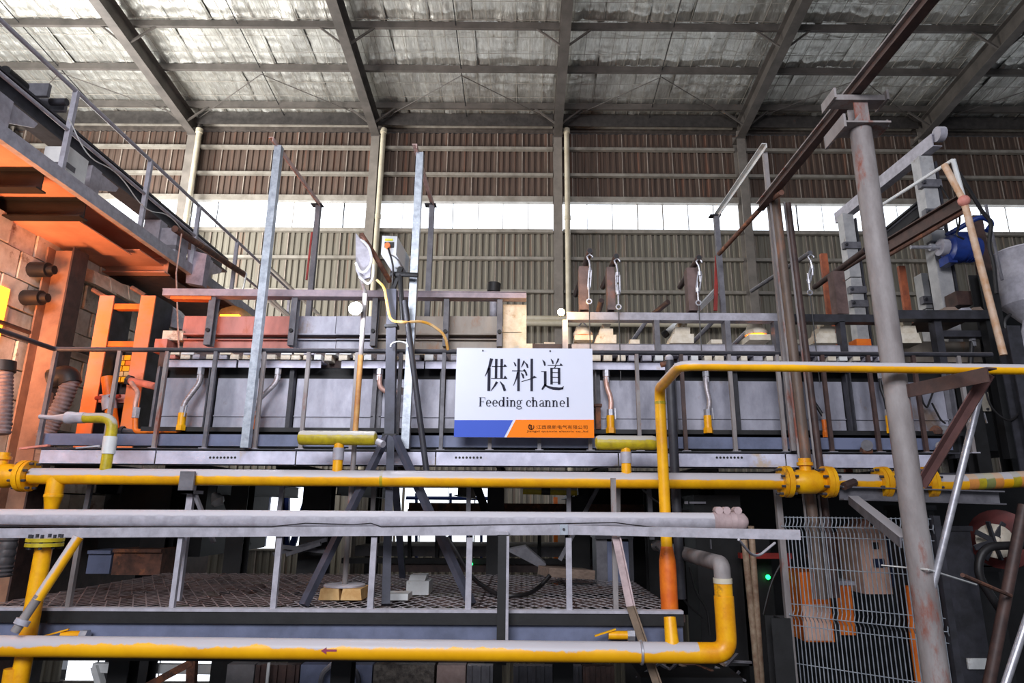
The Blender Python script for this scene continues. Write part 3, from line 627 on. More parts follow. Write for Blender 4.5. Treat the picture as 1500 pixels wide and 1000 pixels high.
parts.append(('weld_band', M().tube([mainz(558), mainz(562)], rm*1.03, 24), olive))
def gvalve(pa, pb_):
    a, b_ = mainz(pa), mainz(pb_); L_ = (b_-a).length; c = (a+b_)/2
    body = M().lathe(a, b_, [(0, rm*1.1), (L_*.15, rm*1.15), (L_*.3, rm*1.5), (L_*.7, rm*1.5), (L_*.85, rm*1.15), (L_, rm*1.1)], 18)
    fl = [M().lathe(a, b_, [(-.02, rm*1.95), (.03, rm*1.95)], 24), M().lathe(b_, b_+ex, [(-.03, rm*1.95), (.02, rm*1.95)], 24)]
    sub = [('flange', fl[0], yellowc), ('flange', fl[1], yellowc), ('counter_flange', M().lathe(a, b_, [(-.06, rm*1.9), (-.025, rm*1.9)], 24), yellowc), ('counter_flange', M().lathe(b_, b_+ex, [(.025, rm*1.9), (.06, rm*1.9)], 24), yellowc),
           ('bolts', bolts(a-ex*.01, ex, rm*1.6, 8, .085), dark), ('bolts', bolts(b_+ex*.01, ex, rm*1.6, 8, .085), dark),
           ('stem', M().tube([c+V((0, 0, rm*1.3)), c+V((0, 0, rm*2.2))], .055, 10).lathe(c+V((0, 0, rm*2.0)), c+V((0, 0, 9)), [(0, .08), (.03, .08), (.035, .06), (.07, .06)], 10), yellowc)]
    return ('valve', body, yellowc, sub)
parts.append(gvalve(-40, 36)); parts.append(gvalve(1152, 1210)); parts.append(gvalve(1294, 1356))
hp = mainz(-2)+V((0, 0, rm*2.6))
parts.append(('valve_handle', M().bar(at(30, 657, YM), at(72, 652, YM-.05), .035, .02), pinkst))
# tee going down at the left
t0 = mainz(83); parts.append(('tee', M().lathe(t0, t0-V((0, 0, 1)), [(0, rm), (.17, rm*.98), (.175, rm*1.06), (.2, rm*1.06), (.205, rm), (.32, rm*.72), (.325, rm*.8), (.34, rm*.8), (.345, rm*.72), (.42, rm*.72)], 20), yellowc,
              [('flange', M().lathe(t0-V((0, 0, .40)), t0-V((0, 0, 2)), [(0, rm*1.9), (.045, rm*1.9)], 20), olive)]))
# two capped headers standing on the main, and the elbow branch
for a, b_, y, st in ((437, 552, 641, 493), (872, 962, 648, 918)):
    p, q = at(a, y, YM), at(b_, y, YM); q.z = p.z
    hd = M().lathe(p, q, [(0, rm*.5), (.015, rm*.85), (.04, rm*.92), ((q-p).length-.04, rm*.92), ((q-p).length-.015, rm*.85), ((q-p).length, rm*.5)], 20)
    s0 = mainz(st); s1 = V((s0.x, YM, p.z))
    parts.append(('header', hd, olive, [('stem', M().tube([s0, s1], rm*.62, 16), yellowc), ('coupling', M().tube([lerp(s0, s1, .45), lerp(s0, s1, .75)], rm*.7, 16), lgrey)]))
e = at(553, 647, YM); parts.append(('drain_valve', M().tube([e, e+V((.07, -.05, -.03))], .035, 10), lgrey))
b0 = mainz(152); b1 = V((at(155, 640, YM).x, YM, at(155, 612, YM).z)); b2 = at(120, 611, YM); b2.z = b1.z
parts.append(('branch', M().tube(bend([b0, V((b0.x, YM, b1.z)), b2], .12, 6), rm*.66, 16), olive, [('ball_valve', M().tube([lerp(b0, V((b0.x, YM, b1.z)), .38), lerp(b0, V((b0.x, YM, b1.z)), .68)], rm*.8, 12), white), ('valve_lever', M().bar(at(146, 653, YM-.1), at(112, 656, YM-.12), .03, .015), silver),
              ('reducer', M().lathe(b2+V((.03, 0, 0)), b2-ex, [(0, rm*.72), (.1, rm*.72), (.12, rm*.8), (.18, rm*.8), (.2, rm*.55), (.32, rm*.3), (.36, rm*.25)], 14), lgrey), ('tube', M().tube([b2-ex*.3, at(58, 610, YM)], .022, 8), lgrey)]))
thing('gas_main', 'long yellow gas main with flanged valves running below the platform edge', 'pipe', parts)
# bracket post carrying the main
for px, pb2, lab in ((280, 297, 'pale pipe support post with short braces under the gas main at left'),):
    top = mainz(px); xx = at(pb2, 890, YR+.25).x
    bs_ = M().bar((top.x+.02, YM, ZG), (top.x+.02, YM, top.z+.02), .06, .05)
    thing('pipe_support', lab, 'support', [('post', bs_, lgrey), ('saddle', M().bx(top.x-.05, top.x+.09, YM-.13, YM-.1, top.z-.16, top.z+.05).bx(top.x-.05, top.x+.09, YM-.13, YM+.1, top.z-.16, top.z-.13), grey), ('brace', M().bar((top.x+.05, YM, top.z-.15), (top.x+.3, YM, top.z-.62), .05, .03), grey)])
# --- riser and upper gas pipe on the right
YV = 6.2; YQ = 4.75
rv = m(7.8, YV); rq = m(7.8, YQ)
r0 = at(985, 887, YV); r0 = V((at(972, 700, YV).x, YV, ZG-.02)); zq = at(1200, 535, YQ).z
r1 = V((r0.x, YV, at(967, 568, YV).z)); zq1 = at(1010, 535, YQ+.05).z
r2 = V((at(1003, 534, YQ).x-.03, YQ, at(1010, 535, YQ).z)); r3 = at(1600, 537, YQ); r3.z = r2.z-.02
path = bend([r0, r1, r2, r3], .14, 6)
rs = [lerp(rv, rq, min(1, max(0, (YV-p.y)/(YV-YQ)))) for p in path]
low = V((r0.x, YV, at(985, 800, YV).z))
parts = [('pipe', M().tube(path, rs, 20), yellow), ('reducer', M().lathe(low, V((low.x, YV, -9)), [(0, rv*1.02), (.12, rv*1.45), (.2, rv*1.5), (low.z-ZG, rv*1.5)], 18), orangep), ('weld_ring', M().tube([V((r0.x, YV, at(970, 588, YV).z)), V((r0.x, YV, at(970, 592, YV).z))], rv*1.05, 20), olive)]
thing('gas_riser', 'yellow gas riser that bends forward and runs right across the round column', 'pipe', parts)
# --- lower yellow pipe with return bend
YL = 5.72; rl = m(13.2, YL); l0, l1 = at(-70, 945, YL), at(1040, 956, YL)
up_ = V((at(1062, 900, YL).x, YL, at(1062, 826, YL).z)); back = V((atz(930, 790, up_.z).x, 8.6, up_.z))
l1.z = at(1040, 956, YL).z; cor = V((up_.x, YL, l1.z))
parts = [('pipe', M().tube([l0, l1-ex*.1], rl, 24), yellowp), ('elbow', M().tube(bend([l1-ex*.1, cor, V((up_.x, YL, up_.z-.25))], .16, 8), rl, 24), yellowc),
         ('upright', M().tube([V((up_.x, YL, up_.z-.26)), V((up_.x, YL, up_.z-.12))], rl*.92, 24), yellowc), ('weld_ring', M().tube([V((up_.x, YL, up_.z-.15)), V((up_.x, YL, up_.z-.11))], rl*.97, 20), cream), ('return_bend', M().tube(bend([V((up_.x, YL, up_.z-.13)), up_, back], .16, 8), rl*.86, 20), rustgrey)]
tp = V((at(985, 940, YL).x, YL, l1.z)); parts.append(('tee', M().tube([tp, tp+V((0, .06, .26))], [rl*.75, rl*.62], 16), yellowc))
arrow = [(470, 953), (478, 948), (478, 951), (493, 951), (493, 954), (478, 954), (478, 958)]
parts.append(('flow_arrow', M().pp(arrow, YL-rl-.004, .02), mat('red_marking', (150, 60, 90), (140, 52, 80))))
thing('gas_return_pipe', 'low yellow gas pipe in front of the walkway with a return bend at right', 'pipe', parts)
one('pipe_strap', 'thin steel strap looped round the low yellow pipe near the angle iron', 'strap', M().tube([V((at(939, 950, YL).x, YL+math.sin(t)*rl*1.06, l1.z+.0+math.cos(t)*rl*1.06)) for t in [k*math.pi/8 for k in range(17)]], .012, 6), silver)
# --- slanted yellow riser at lower left with flange, and striped strut
f0 = at(66, 793, 5.85); d0 = V((f0.x, 5.85, at(30, 1010, 5.85).z))
thing('drop_pipe', 'yellow vertical drop pipe with flange at the lower left', 'pipe', [('pipe', M().tube([f0, d0], m(10.5, 5.85), 18), yellowc), ('flange', M().lathe(f0+V((0, 0, .03)), f0-V((0, 0, 1)), [(0, .14), (.03, .14), (.031, .12), (.04, .12), (.041, .14), (.07, .14)], 20), olive, [('bolts', bolts(f0, (0, 0, 1), .115, 8, .06), dark)]), ('coupling', M().tube([at(22, 978, 5.85), at(18, 1005, 5.85)], m(12.5, 5.85), 16), yellowc)])
thing('diagonal_strut', 'slanting yellow and bare steel tube leaning across the drop pipe at lower left', 'tube', [('lower_tube', M().tube([at(22, 925, 5.62), at(58, 872, 5.66)], .035, 10), rustgrey), ('upper_tube', M().tube([at(55, 878, 5.66), at(115, 786, 5.76)], .04, 10), yellow), ('collar', M().tube([at(30, 915, 5.62), at(35, 907, 5.63)], .055, 10), lgrey)])
# small yellow valve on the edge beam
for px, lab in ((105, 'small yellow valve on the blue edge beam at left'), (905, 'small yellow valve on the blue edge beam beside the angle iron')):
    c = at(px, 930, YR-.06)
    thing('small_valve', lab, 'valve', [('body', M().tube([c-ex*.08, c+ex*.08], .035, 10), yellowc), ('nut', M().tube([c+ex*.08, c+ex*.14], .045, 6), silver), ('lever', M().bar(c+V((-.02, -.02, .05)), c+V((-.2, -.04, .0)), .02, .012), yellowc), ('bracket', M().bx(c.x-.02, c.x+.02, c.y, YR+.04, c.z-.02, c.z+.02), dark)], 'small valves on the edge beam')
# black stanchion in front of the edge beam
x = at(736, 860, YR-.1).x
thing('stanchion', 'black steel stanchion bolted in front of the walkway edge below the sign', 'post', [('web', M().chan((x, YR-.1, at(736, 968, YR).z), (x, YR-.1, at(736, 783, YR).z), m(13, YR), .1, .012, (0, 1, 0)), black), ('cap_plate', M().pb(727, 779, 745, 783, YR-.15, .1), lgrey), ('edge_strip', M().pb(741, 785, 745, 968, YR-.155, .015), lgrey)])
# pale angle iron and prop at the right end of the walkway
a0, a1, a2 = at(903, 787, YR-.08), at(924, 888, YR-.08), at(966, 1010, YR-.12)
thing('angle_iron', 'pale rusty angle iron leaning down past the right end of the walkway', 'angle iron', [('upper_length', M().ang(a0, a1, .07, .06, .012, (0, 1, 0)), mat('pinkish_angle', (206, 186, 186), (170, 150, 150), scale=8)), ('lower_length', M().ang(a1, a2, .07, .06, .012, (0, 1, 0)), mat('bronze_angle', (132, 112, 92), (96, 82, 68), scale=8))])
one('thin_prop', 'thin rusty prop just left of the pale angle iron', 'prop', M().bar(V((at(902, 888, 6.2).x, 6.2, ZG)), at(898, 700, 6.2), .045, .045), rustgrey)
# ================================================================== poles, stands and hoist brackets
# tall galvanised poles with an arm reaching back to a rear post
def gallows(pt, pb_, far, post_b, Y, w_, armmat, lab, lab2, mt=galv):
    top = at(*pt, Y); bot = at(*pb_, Y); x = (top.x+bot.x)/2; top = V((x, Y, top.z)); bot = V((x, Y, zs1+.02))
    f = atz(*far, top.z-.03); pb2 = V((f.x, f.y, at(*post_b, f.y).z))
    thing('strut_pole', lab, 'pole', [('pole', M().bar(bot, top, w_, w_, (0, 1, 0)), mt), ('arm', M().ang(top+V((-.05, -.14, .02)), f, .06, .06, .01), armmat)], 'galvanised strut poles')
    thing('rear_post', lab2, 'post', [('post', M().bar(V((f.x, f.y, zrail)), f, .07, .07), grey), ('cap_plate', M().bx(f.x-.1, f.x+.06, f.y-.06, f.y+.06, f.z-.012, f.z), dark)], 'rear posts of the strut poles')
gallows((407, 215), (362, 655), (467, 300), (452, 428), 7.1, .085, mat('pinkish_arm', (206, 180, 174), (170, 136, 126), scale=8), 'tall galvanised pole with rusty arm standing on the platform at left', 'grey rear post at the end of the left rusty arm')
gallows((613, 225), (597, 655), (633, 300), (633, 430), 7.1, .085, mat('pinkish_arm', (206, 180, 174), (170, 136, 126), scale=8), 'tall galvanised pole with short arm just left of the sign', 'grey rear post with taped joint behind the sign pole')
gallows((1117, 224), (1165, 655), (1049, 316), (1068, 455), 7.08, .05, white, 'slim white pole with sloping arm beside the rusty crane posts', 'grey rear post with red hose strip right of centre', rustgrey)
one('red_strip', 'red hose strip hanging along the rear post right of centre', 'hose', M().bar(at(1050, 375, 8.9), at(1048, 455, 8.9), .05, .03), redp)
one('red_strip', 'thin red hose strip on the rear post behind the left pole', 'hose', M().bar(at(457, 340, 8.6), at(449, 410, 8.6), .025, .02), redp)
# tripod stand of dark square tube
ap = at(572, 640, 7.0); parts = []
ft = [atz(440, 890, ZG+.01), atz(690, 889, ZG+.01), atz(562, 889, ZG+.01), atz(588, 846, ZG+.01)]
for p in ft: parts.append(('leg', M().bar(V((p.x, p.y+.08, ZG+.02)), lerp(ap, V((p.x, p.y+.08, ap.z)), .06), .075, .06), mat('dark_blue_tube', (72, 74, 88), (54, 56, 66), scale=6)))
topp = V((at(584, 425, 6.98).x-.07, 6.98, at(584, 425, 6.98).z))
parts.append(('mast', M().bar(ap-V((0, 0, .12)), topp, .105, .105, (0, 1, 0)), mat('dark_blue_tube', (72, 74, 88))))
parts.append(('collar', M().bar(ap-V((0, 0, .02)), ap+V((0, 0, .03)), .15, .15, (0, 1, 0)), black))
parts.append(('collar', M().bar(lerp(ap, topp, .73), lerp(ap, topp, .75), .14, .14, (0, 1, 0)), black))
parts.append(('crosspiece', M().tube([at(572, 401, 6.95), at(612, 403, 6.95)], .03, 8).tube([at(586, 402, 6.95), at(590, 470, 6.95)], .028, 8), black))
parts.append(('side_prop', M().tube([at(593, 440, 6.9), at(625, 692, 6.95)], .032, 10), dark))
thing('mast_tripod', 'dark square tube mast on splayed legs standing on the walkway left of the sign', 'stand', parts)
# control box on the mast
c = [at(x, y, 6.75) for x, y in ((560, 345), (582, 346), (580, 373), (558, 372))]
def q2(p, dy, dz): return V((p.x+dy*.18, p.y+dy, p.z+dz))
vs = [tuple(p) for p in c]+[tuple(q2(p, .42, -.1)) for p in c]
bxm = M().add(vs, [(0, 1, 2, 3), (7, 6, 5, 4), (0, 4, 5, 1), (1, 5, 6, 2), (2, 6, 7, 3), (3, 7, 4, 0)])
kn = (c[0]+c[1]+c[2]+c[3])/4
thing('control_box', 'pale grey control box with orange knob on the tripod mast', 'control box', [('housing', bxm, sgrey), ('knob', M().tube([kn+V((-.01, -.05, -.02)), kn+V((-.01, .0, -.02))], .032, 12), orangep), ('knob_plate', M().bx(kn.x-.05, kn.x+.055, kn.y-.008, kn.y, kn.z-.03, kn.z+.035), black), ('sticker', M().bx(kn.x-.05, kn.x+.04, kn.y-.006, kn.y, kn.z+.05, kn.z+.075), yellabel),
      ('cable', M().tube(bend([kn+V((.0, -.04, -.05)), kn+V((.05, .05, -.22)), kn+V((.02, .2, -.32)), topp], .1, 5), .012, 6), rubber), ('bracket', M().bar(topp, kn+V((.1, .25, -.16)), .05, .05), black)])
# disc based lamp stand on two bricks, with the white work lamp
bd = V((0, 6.8, ZG)); hb = .115
brk = []
for px, lab in ((486, 'left of two firebricks under the disc base of the lamp stand'), (518, 'right of two firebricks under the disc base of the lamp stand')):
    x = at(px, 888, bd.y-.1).x; one('firebrick', lab, 'brick', M().prism([(x-.1, ZG+.014), (x+.1, ZG+.014), (x+.085, ZG+hb), (x-.085, ZG+hb)], bd.y-.22, bd.y+.12), fire, 'firebricks under the lamp stand')
xp = at(520, 640, bd.y).x
lt = V((xp, bd.y, at(532, 430, bd.y).z))
lamp_c = at(521, 452, bd.y-.12)
parts = [('base_disc', M().lathe((xp-.0, bd.y, ZG+hb+.002), (xp, bd.y, 9), [(0, .2), (.015, .2), (.02, .19)], 28), lgrey), ('pole', M().tube([(xp, bd.y, ZG+hb), lt], .027, 12), rustgrey), ('lit_length', M().tube([V((xp, bd.y, at(520, 520, bd.y).z)), V((xp, bd.y, at(520, 632, bd.y).z))], .03, 12), mat('lit_pole_yellow', (206, 160, 92), (176, 120, 70), scale=6)),  # upper pole length coloured yellow for the light on it
         ('lamp_head', M().lathe(lamp_c+V((0, .1, 0)), lamp_c-V((0, 1, 0)), [(0, .03), (.04, .05), (.1, .075), (.11, .075)], 16), lgrey, [('bulb', M().sph(lamp_c-V((0, .03, 0)), .06), lampw)]),
         ('lamp_arm', M().tube([lamp_c+V((0, .08, 0)), V((xp, bd.y, lamp_c.z))], .015, 8), grey)]
thing('work_lamp', 'disc based pole stand carrying a glaring white work lamp', 'lamp', parts)
point('work_lamp_light', lamp_c-V((0, .16, 0)), 45, (.86, .88, 1), .06)
# scrap bracket plate with wound white cable above the lamp
bp = M().pp([(521, 341), (545, 372), (542, 405), (528, 412), (521, 395)], 7.05, .04)
thing('cable_bracket', 'tilted plate wound with white cable above the work lamp', 'bracket', [('plate', bp, lgrey), ('rail_tube', M().tube([at(529, 343, 6.95), at(548, 372, 7.2), at(571, 412, 7.6)], .03, 8), rusty), ('cable', M().tube(bend([at(521, 385, 7.0), at(530, 403, 7.0), at(546, 385, 7.0), at(541, 362, 7.0), at(529, 350, 7.0)], .15, 5), .016, 6), white), ('cable', M().tube(bend([at(526, 405, 7.0), at(540, 418, 7.0), at(547, 405, 7.0), at(547, 388, 7.0)], .1, 5), .014, 6), white), ('stem', M().tube([at(529, 410, 7.03), V((lt.x, lt.y+.06, lt.z))], .02, 8), rustgrey)])
one('yellow_cable', 'yellow and white cable drooping from the lamp bracket past the mast', 'cable', M().tube(bend([at(552, 410, 6.9), at(563, 420, 6.88), at(568, 450, 6.88), at(572, 470, 6.88), at(590, 472, 6.86), at(625, 470, 7.0), at(652, 490, 7.1), at(656, 512, 7.2)], .2, 6), .016, 6), mat('yellow_white_cable', (232, 200, 150), (236, 170, 60), scale=6))
one('cable_coil', 'small pale cable loop at the mast foot above the railing', 'cable', M().tube([at(585+13*math.cos(t), 507-7*math.sin(t), 6.9) for t in [k*math.pi/9-.2 for k in range(11)]], .01, 6), white)
# amber lamp
al = at(822, 457, 7.5)
thing('amber_lamp', 'small amber bulb glowing on the frame corner right of the sign', 'lamp', [('bulb', M().sph(al, .045), lampo), ('socket', M().tube([al+V((0, .04, 0)), al+V((0, .1, 0))], .03, 10), black)])
point('amber_lamp_light', al-V((0, .1, 0)), 14, (1, .62, .25), .05)
# hoist brackets: upright plate, tube reaching forward, turnbuckle with cable
def turnbuckle(top, bot, w_, lab):
    h = top.z-bot.z; P_ = []
    hook = [top+V((-.02, 0, -.02)), top+V((-.035, 0, .02)), top+V((0, 0, .05)), top+V((.035, 0, .02)), top+V((.03, 0, -.0))]
    P_.append(('hook', M().tube([top-V((0, 0, .1)), top-V((.01, 0, .03))]+hook, .012, 8), silver))
    a, b_ = top.z-h*.3, top.z-h*.72
    fr = M()
    for s_ in (-1, 1): fr.bar((top.x+s_*w_/2, top.y, a), (bot.x+s_*w_/2, bot.y, b_), .014, .02)
    fr.tube([(top.x, top.y, a+.03), (top.x, top.y, a-.02)], w_*.62, 8).tube([(bot.x, bot.y, b_+.02), (bot.x, bot.y, b_-.03)], w_*.62, 8)
    P_.append(('frame', fr, silver))
    P_.append(('rod', M().tube([top-V((0, 0, .08)), V((top.x, top.y, a-.1))], .011, 8).tube([V((bot.x, bot.y, b_+.1)), bot], .011, 8), silver))
    P_.append(('eye', M().tube([bot+V((.03*math.cos(t), 0, -.03+.03*math.sin(t))) for t in [k*math.pi/5 for k in range(11)]], .01, 6), silver))
    P_.append(('cable', M().tube([bot-V((0, 0, .06)), V((bot.x, bot.y, zpx(560, YG)))], .007, 5), rubber))
    thing('turnbuckle', lab, 'turnbuckle', P_, 'turnbuckles on the hoist brackets')
def bracket(plate, t0, t1, lab, Yp=7.7, d=.02, ymax=8.6):
    x0, y0, x1, y1 = plate; f = at(*t1, 7.45); b_ = atz(*t0, f.z)
    if b_.y > 10 or b_.y < 7.6: b_ = at(*t0, 8.7)
    xx = at((x0+x1)/2, y1, Yp).x; hz = at(x0, y0, Yp).z; wd = m(x1-x0, Yp)
    thing('hoist_bracket', lab, 'bracket', [('plate', M().chan((xx, Yp, at(x0, y1, Yp).z), (xx, Yp, hz), wd, .16, .016, (0, 1, 0)), mat('dark_rust_plate', (116, 94, 90), (84, 66, 62), scale=6, rust=(128, 84, 70), ramt=.2)), ('tube', M().tube([f, b_], .04, 10), brownst, [('open_end', M().tube([f-V((0, .004, 0)), f+V((0, .02, 0))], .03, 10), black)])], 'hoist brackets on the frame')
bracket((848, 393, 863, 456), (843, 432), (864, 367), 'rusty hoist bracket nearest the amber lamp'); turnbuckle(at(864, 378, 7.46), at(863, 438, 7.46), .03, 'slim turnbuckle hanging from the bracket nearest the amber lamp')
bracket((889, 394, 901, 456), (883, 420), (903, 375), 'rusty hoist bracket second from the amber lamp'); turnbuckle(at(904, 384, 7.46), at(906, 446, 7.46), .045, 'open frame turnbuckle on the second bracket from the amber lamp')
bracket((1007, 395, 1024, 457), (996, 420), (1024, 377), 'rusty hoist bracket left of the red hose strip'); turnbuckle(at(1024, 385, 7.46), at(1023, 440, 7.46), .045, 'open frame turnbuckle on the bracket left of the red hose strip')
bracket((1223, 400, 1240, 462), (1194, 420), (1268, 366), 'rusty hoist bracket half hidden behind the big round column')
turnbuckle(at(1188, 378, 7.46), at(1186, 425, 7.46), .035, 'thin turnbuckle hanging beside the rusty posts')
one('hoist_tube', 'long thin tube reaching up to the turnbuckle beside the rusty posts', 'tube', M().tube([at(1187, 370, 7.45), at(1101, 426, 9.6)], .03, 10), grey)
for a, b_, lab in (((881, 440), (876, 458), 'short rusty tube stub between the first two hoist brackets'), ((979, 442), (958, 462), 'short tube stub left of the third hoist bracket')):
    one('tube_stub', lab, 'tube', M().tube([at(*a, 7.45), at(b_[0], 459, 7.68)], .035, 10), brownst)
for (a, b_, lab) in (((948, 468), (925, 500), 'diagonal brace rod behind the frame near the middle turnbuckle'), ((1045, 470), (1012, 500), 'diagonal brace rod behind the frame between its middle posts'), ((1110, 470), (1075, 498), 'diagonal brace rod behind the frame left of the glowing pot')):
    one('brace_rod', lab, 'rod', M().tube([at(*a, 8.45), at(b_[0]-5, 509, 8.45)], .028, 8), grey, 'brace rods behind the frame')
thing('gas_lance', 'bundle of slim white lance tubes sloping behind the frame', 'lance', [('tube', M().tube([at(1022, 450+k*2.5, 8.2), at(1049, 421+k*3.5, 9.4)], .014, 8), white) for k in range(4)])
thing('burner_gun', 'white burner gun tube lying tilted beside the third stepped plug', 'burner', [('barrel', M().tube([at(975, 489, 8.1), at(995, 471, 8.1)], .04, 10), white), ('nozzle', M().tube([at(972, 491, 8.1), at(977, 487, 8.1)], .05, 10), rubber)])
# ================================================================== furnace and its service gallery at left
XF = -6.55                                                  # furnace side wall plane, faces the channel
parts = []
cols = [(5.3+.44*k) for k in range(21)]; rowz = [-.2+.38*k for k in range(10)]
for j, z in enumerate(rowz):
    for k, y in enumerate(cols):
        yo = y+(.22 if j % 2 else 0)
        parts.append(('furnace_block', M().bx(XF-.3-random.uniform(0, .03), XF+random.uniform(-.035, .02), yo+.012, yo+.428, z+.01, z+.37), brick))
parts.append(('core', M().bx(XF-2.4, XF-.25, 5.2, 14.8, -1.8, 3.3), brownst))
for z, y0, y1 in ((1.0, 7.6, 11), (2.2, 7.6, 12)): parts.append(('tie_rod', M().tube([(XF+.08, y0-1.8, z), (XF+.08, y1, z)], .03, 8), brownst))
for px, py in ((58, 395), (48, 436)):
    c = atx(px, py, XF+.12); parts.append(('nozzle', M().tube([c-ex*.2, c+ex*.12], .1, 12).tube([c+ex*.1, c+ex*.2], .06, 10), rubber))
pc = atx(3, 455, XF+.04)
parts.append(('fire_port', M().bx(XF-.02, XF+.035, pc.y-.35, pc.y+.06, pc.z-.35, pc.z+.3), hot))
for y in (5.6, 8.2, 11.4, 14.4): parts.append(('foundation_leg', M().bx(XF-1.9, XF-1.4, y, y+.4, FLOOR, -1.78), conc))
thing('glass_furnace', 'brick sided glass furnace with a glowing port at the left edge', 'furnace', parts)
# buckstay columns in front of the furnace wall
def hcol(px, py, x, z0, z1, wd, mt, mt2, lab):
    c = atx(px, py, x); y = c.y
    thing('buckstay', lab, 'column', [('web', M().bx(x-.35, x, y-.012, y+.012, z0, z1), mt), ('outer_flange', M().bx(x-.012, x+.012, y-wd/2, y+wd/2, z0, z1), mt2), ('inner_flange', M().bx(x-.36, x-.336, y-wd/2, y+wd/2, z0, z1), mt)], 'furnace buckstays')
zpl = 3.9
hcol(100, 470, -6.1, FLOOR, zpl-.5, .3, mat('glow_warmed_steel', (176, 132, 104), (130, 96, 78), scale=2), brownst, 'tall brown furnace buckstay column with orange lit web at far left')  # web colour warmed for furnace light, outer flange kept dark
# ladder frame beside the furnace, glow and shaded sides put into its colours
YO = 8.25; parts = []
for a, b_ in ((152, 128), (214, 190)):
    x = at((a+b_)/2, 535, YO).x; zt2 = at(a, 433, YO).z
    parts.append(('upright', M().bx(x-m(11, YO), x+m(11, YO), YO-.01, YO+.012, zs1, zt2), mat('orange_glow_steel', (240, 128, 44), (222, 138, 112), scale=1.3, stretch=(1, 1, 1.4), rust=(190, 90, 40), ramt=.15)))
    parts.append(('shaded_side_plate', M().bx(x+m(11, YO)-.02, x+m(11, YO), YO+.012, YO+.42, zs1, zt2), dark)); parts.append(('shaded_side_plate', M().bx(x-m(11, YO), x-m(11, YO)+.02, YO+.012, YO+.2, zs1, zt2), dark))  # side plates coloured dark to stand for shadow
xa, xb = at(150, 500, YO).x, at(205, 500, YO).x
for y, h in ((448, 4), (503, 4), (583, 6)): parts.append(('rung', M().bx(xa-.0, xb+.05, YO+.02, YO+.12, at(180, y+h, YO).z, at(180, y-h, YO).z), orangep if y < 550 else pinkst))
parts.append(('inner_channel', M().bx(xa+.06, xb+.02, YO+.42, YO+.46, zs1, at(180, 505, YO).z), brownst))
thing('ladder_frame', 'orange and pink steel ladder frame between furnace and feeding channel', 'frame', parts)
for i, (px, py, lab) in enumerate(((148, 430, 'rusty rod end on top of the left ladder frame upright'), (205, 427, 'rusty rod end on top of the right ladder frame upright'))):
    one('rod_end', lab, 'rod', M().tube([at(px-12, py-6, YO+.1), at(px+8, py+6, YO+.1)], .03, 8), rusty)
# stack of yellow bricks inside the frame
k = 0
for r_ in range(5):
    for c_ in range(3):
        x0 = 171+c_*11-r_*1.2+(3 if r_ % 2 else 0); y0 = 520+r_*8
        one('hot_brick', '%s brick of the %s row in the yellow stack inside the ladder frame' % (('left', 'middle', 'right')[c_], ('top', 'second', 'third', 'fourth', 'bottom')[r_]), 'brick', M().pb(x0, y0, x0+9.5, y0+7, YO+.22, .16), random.choice((yellowc, orangep, yellowc, fire)), 'yellow bricks stacked in the ladder frame')
thing('orange_column', 'slim orange pipe column below the brick stack in the ladder frame', 'pipe', [('pipe', M().tube([at(166, 628, YO-.05), at(157, 552, YO-.05)], .07, 12), orangep), ('coupling', M().tube([at(161, 600, YO-.05), at(159, 580, YO-.05)], .085, 12), lgrey), ('tee', M().tube([at(140, 583, YO-.1), at(176, 580, YO-.1)], .025, 8), redp)])
thing('tie_bolt', 'pinkish tie bolt with nut end sticking out beside the ladder frame', 'bolt', [('rod', M().tube([at(190, 557, YO-.1), at(229, 566, 7.7)], .045, 10), pinkst), ('nut', M().tube([at(187, 556, YO-.1), at(192, 557.5, YO-.1)], .07, 6), dark)])
thing('tie_bolt', 'dark tie bolt with round end at the foot of the ladder frame', 'bolt', [('rod', M().tube([at(180, 631, 7.5), at(205, 634, 7.5)], .035, 10), dark), ('nut', M().tube([at(177, 630.5, 7.5), at(181, 631, 7.5)], .055, 8), dark)])
# ribbed flexible ducts
def duct(pts, Y, r, lab):
    P_ = bend([at(x, y, Y) for x, y in pts], .15, 6); out = []
    for a, b_ in zip(P_[:-1], P_[1:]):
        n = max(1, int((b_-a).length/.02))
        out += [lerp(a, b_, i/n) for i in range(n)]
    out.append(P_[-1]); rs = [r*(1 if i % 2 else .86) for i in range(len(out))]
    return M().tube(out, rs, 14)
thing('flexible_duct', 'ribbed flexible air duct bending down beside the ladder frame', 'duct', [('bellows', duct([(104, 556), (92, 590), (64, 642)], 7.6, .1, ''), mat('ribbed_duct', (150, 134, 134), (104, 92, 92), scale=9)), ('elbow', M().tube(bend([at(76, 555, 7.6), at(100, 548, 7.6), at(103, 562, 7.6)], .1, 5), .12, 14), rubber)])
thing('flexible_duct', 'ribbed grey flexible duct hanging at the far left edge', 'duct', [('bellows', duct([(4, 540), (3, 600), (0, 636)], 6.9, .1, ''), mat('ribbed_duct', (196, 176, 176))), ('collar', M().tube([at(4, 545, 6.9), at(5, 530, 6.9)], .12, 14), rubber)])
thing('flexible_duct', 'ribbed dark duct low at the left edge under the thick grey pipe', 'duct', [('bellows', duct([(16, 770), (8, 810), (2, 845)], 7.4, .1, ''), mat('dark_duct', (86, 82, 84), (60, 58, 60))), ('collar', M().tube([at(17, 772, 7.4), at(18, 758, 7.4)], .12, 14), rubber)])
one('timber_prop', 'pale wooden prop behind the ribbed duct at left', 'prop', M().bar(V((at(62, 650, 7.9).x, 7.9, zs0-.02)), at(72, 575, 7.9), .08, .05), woodm)
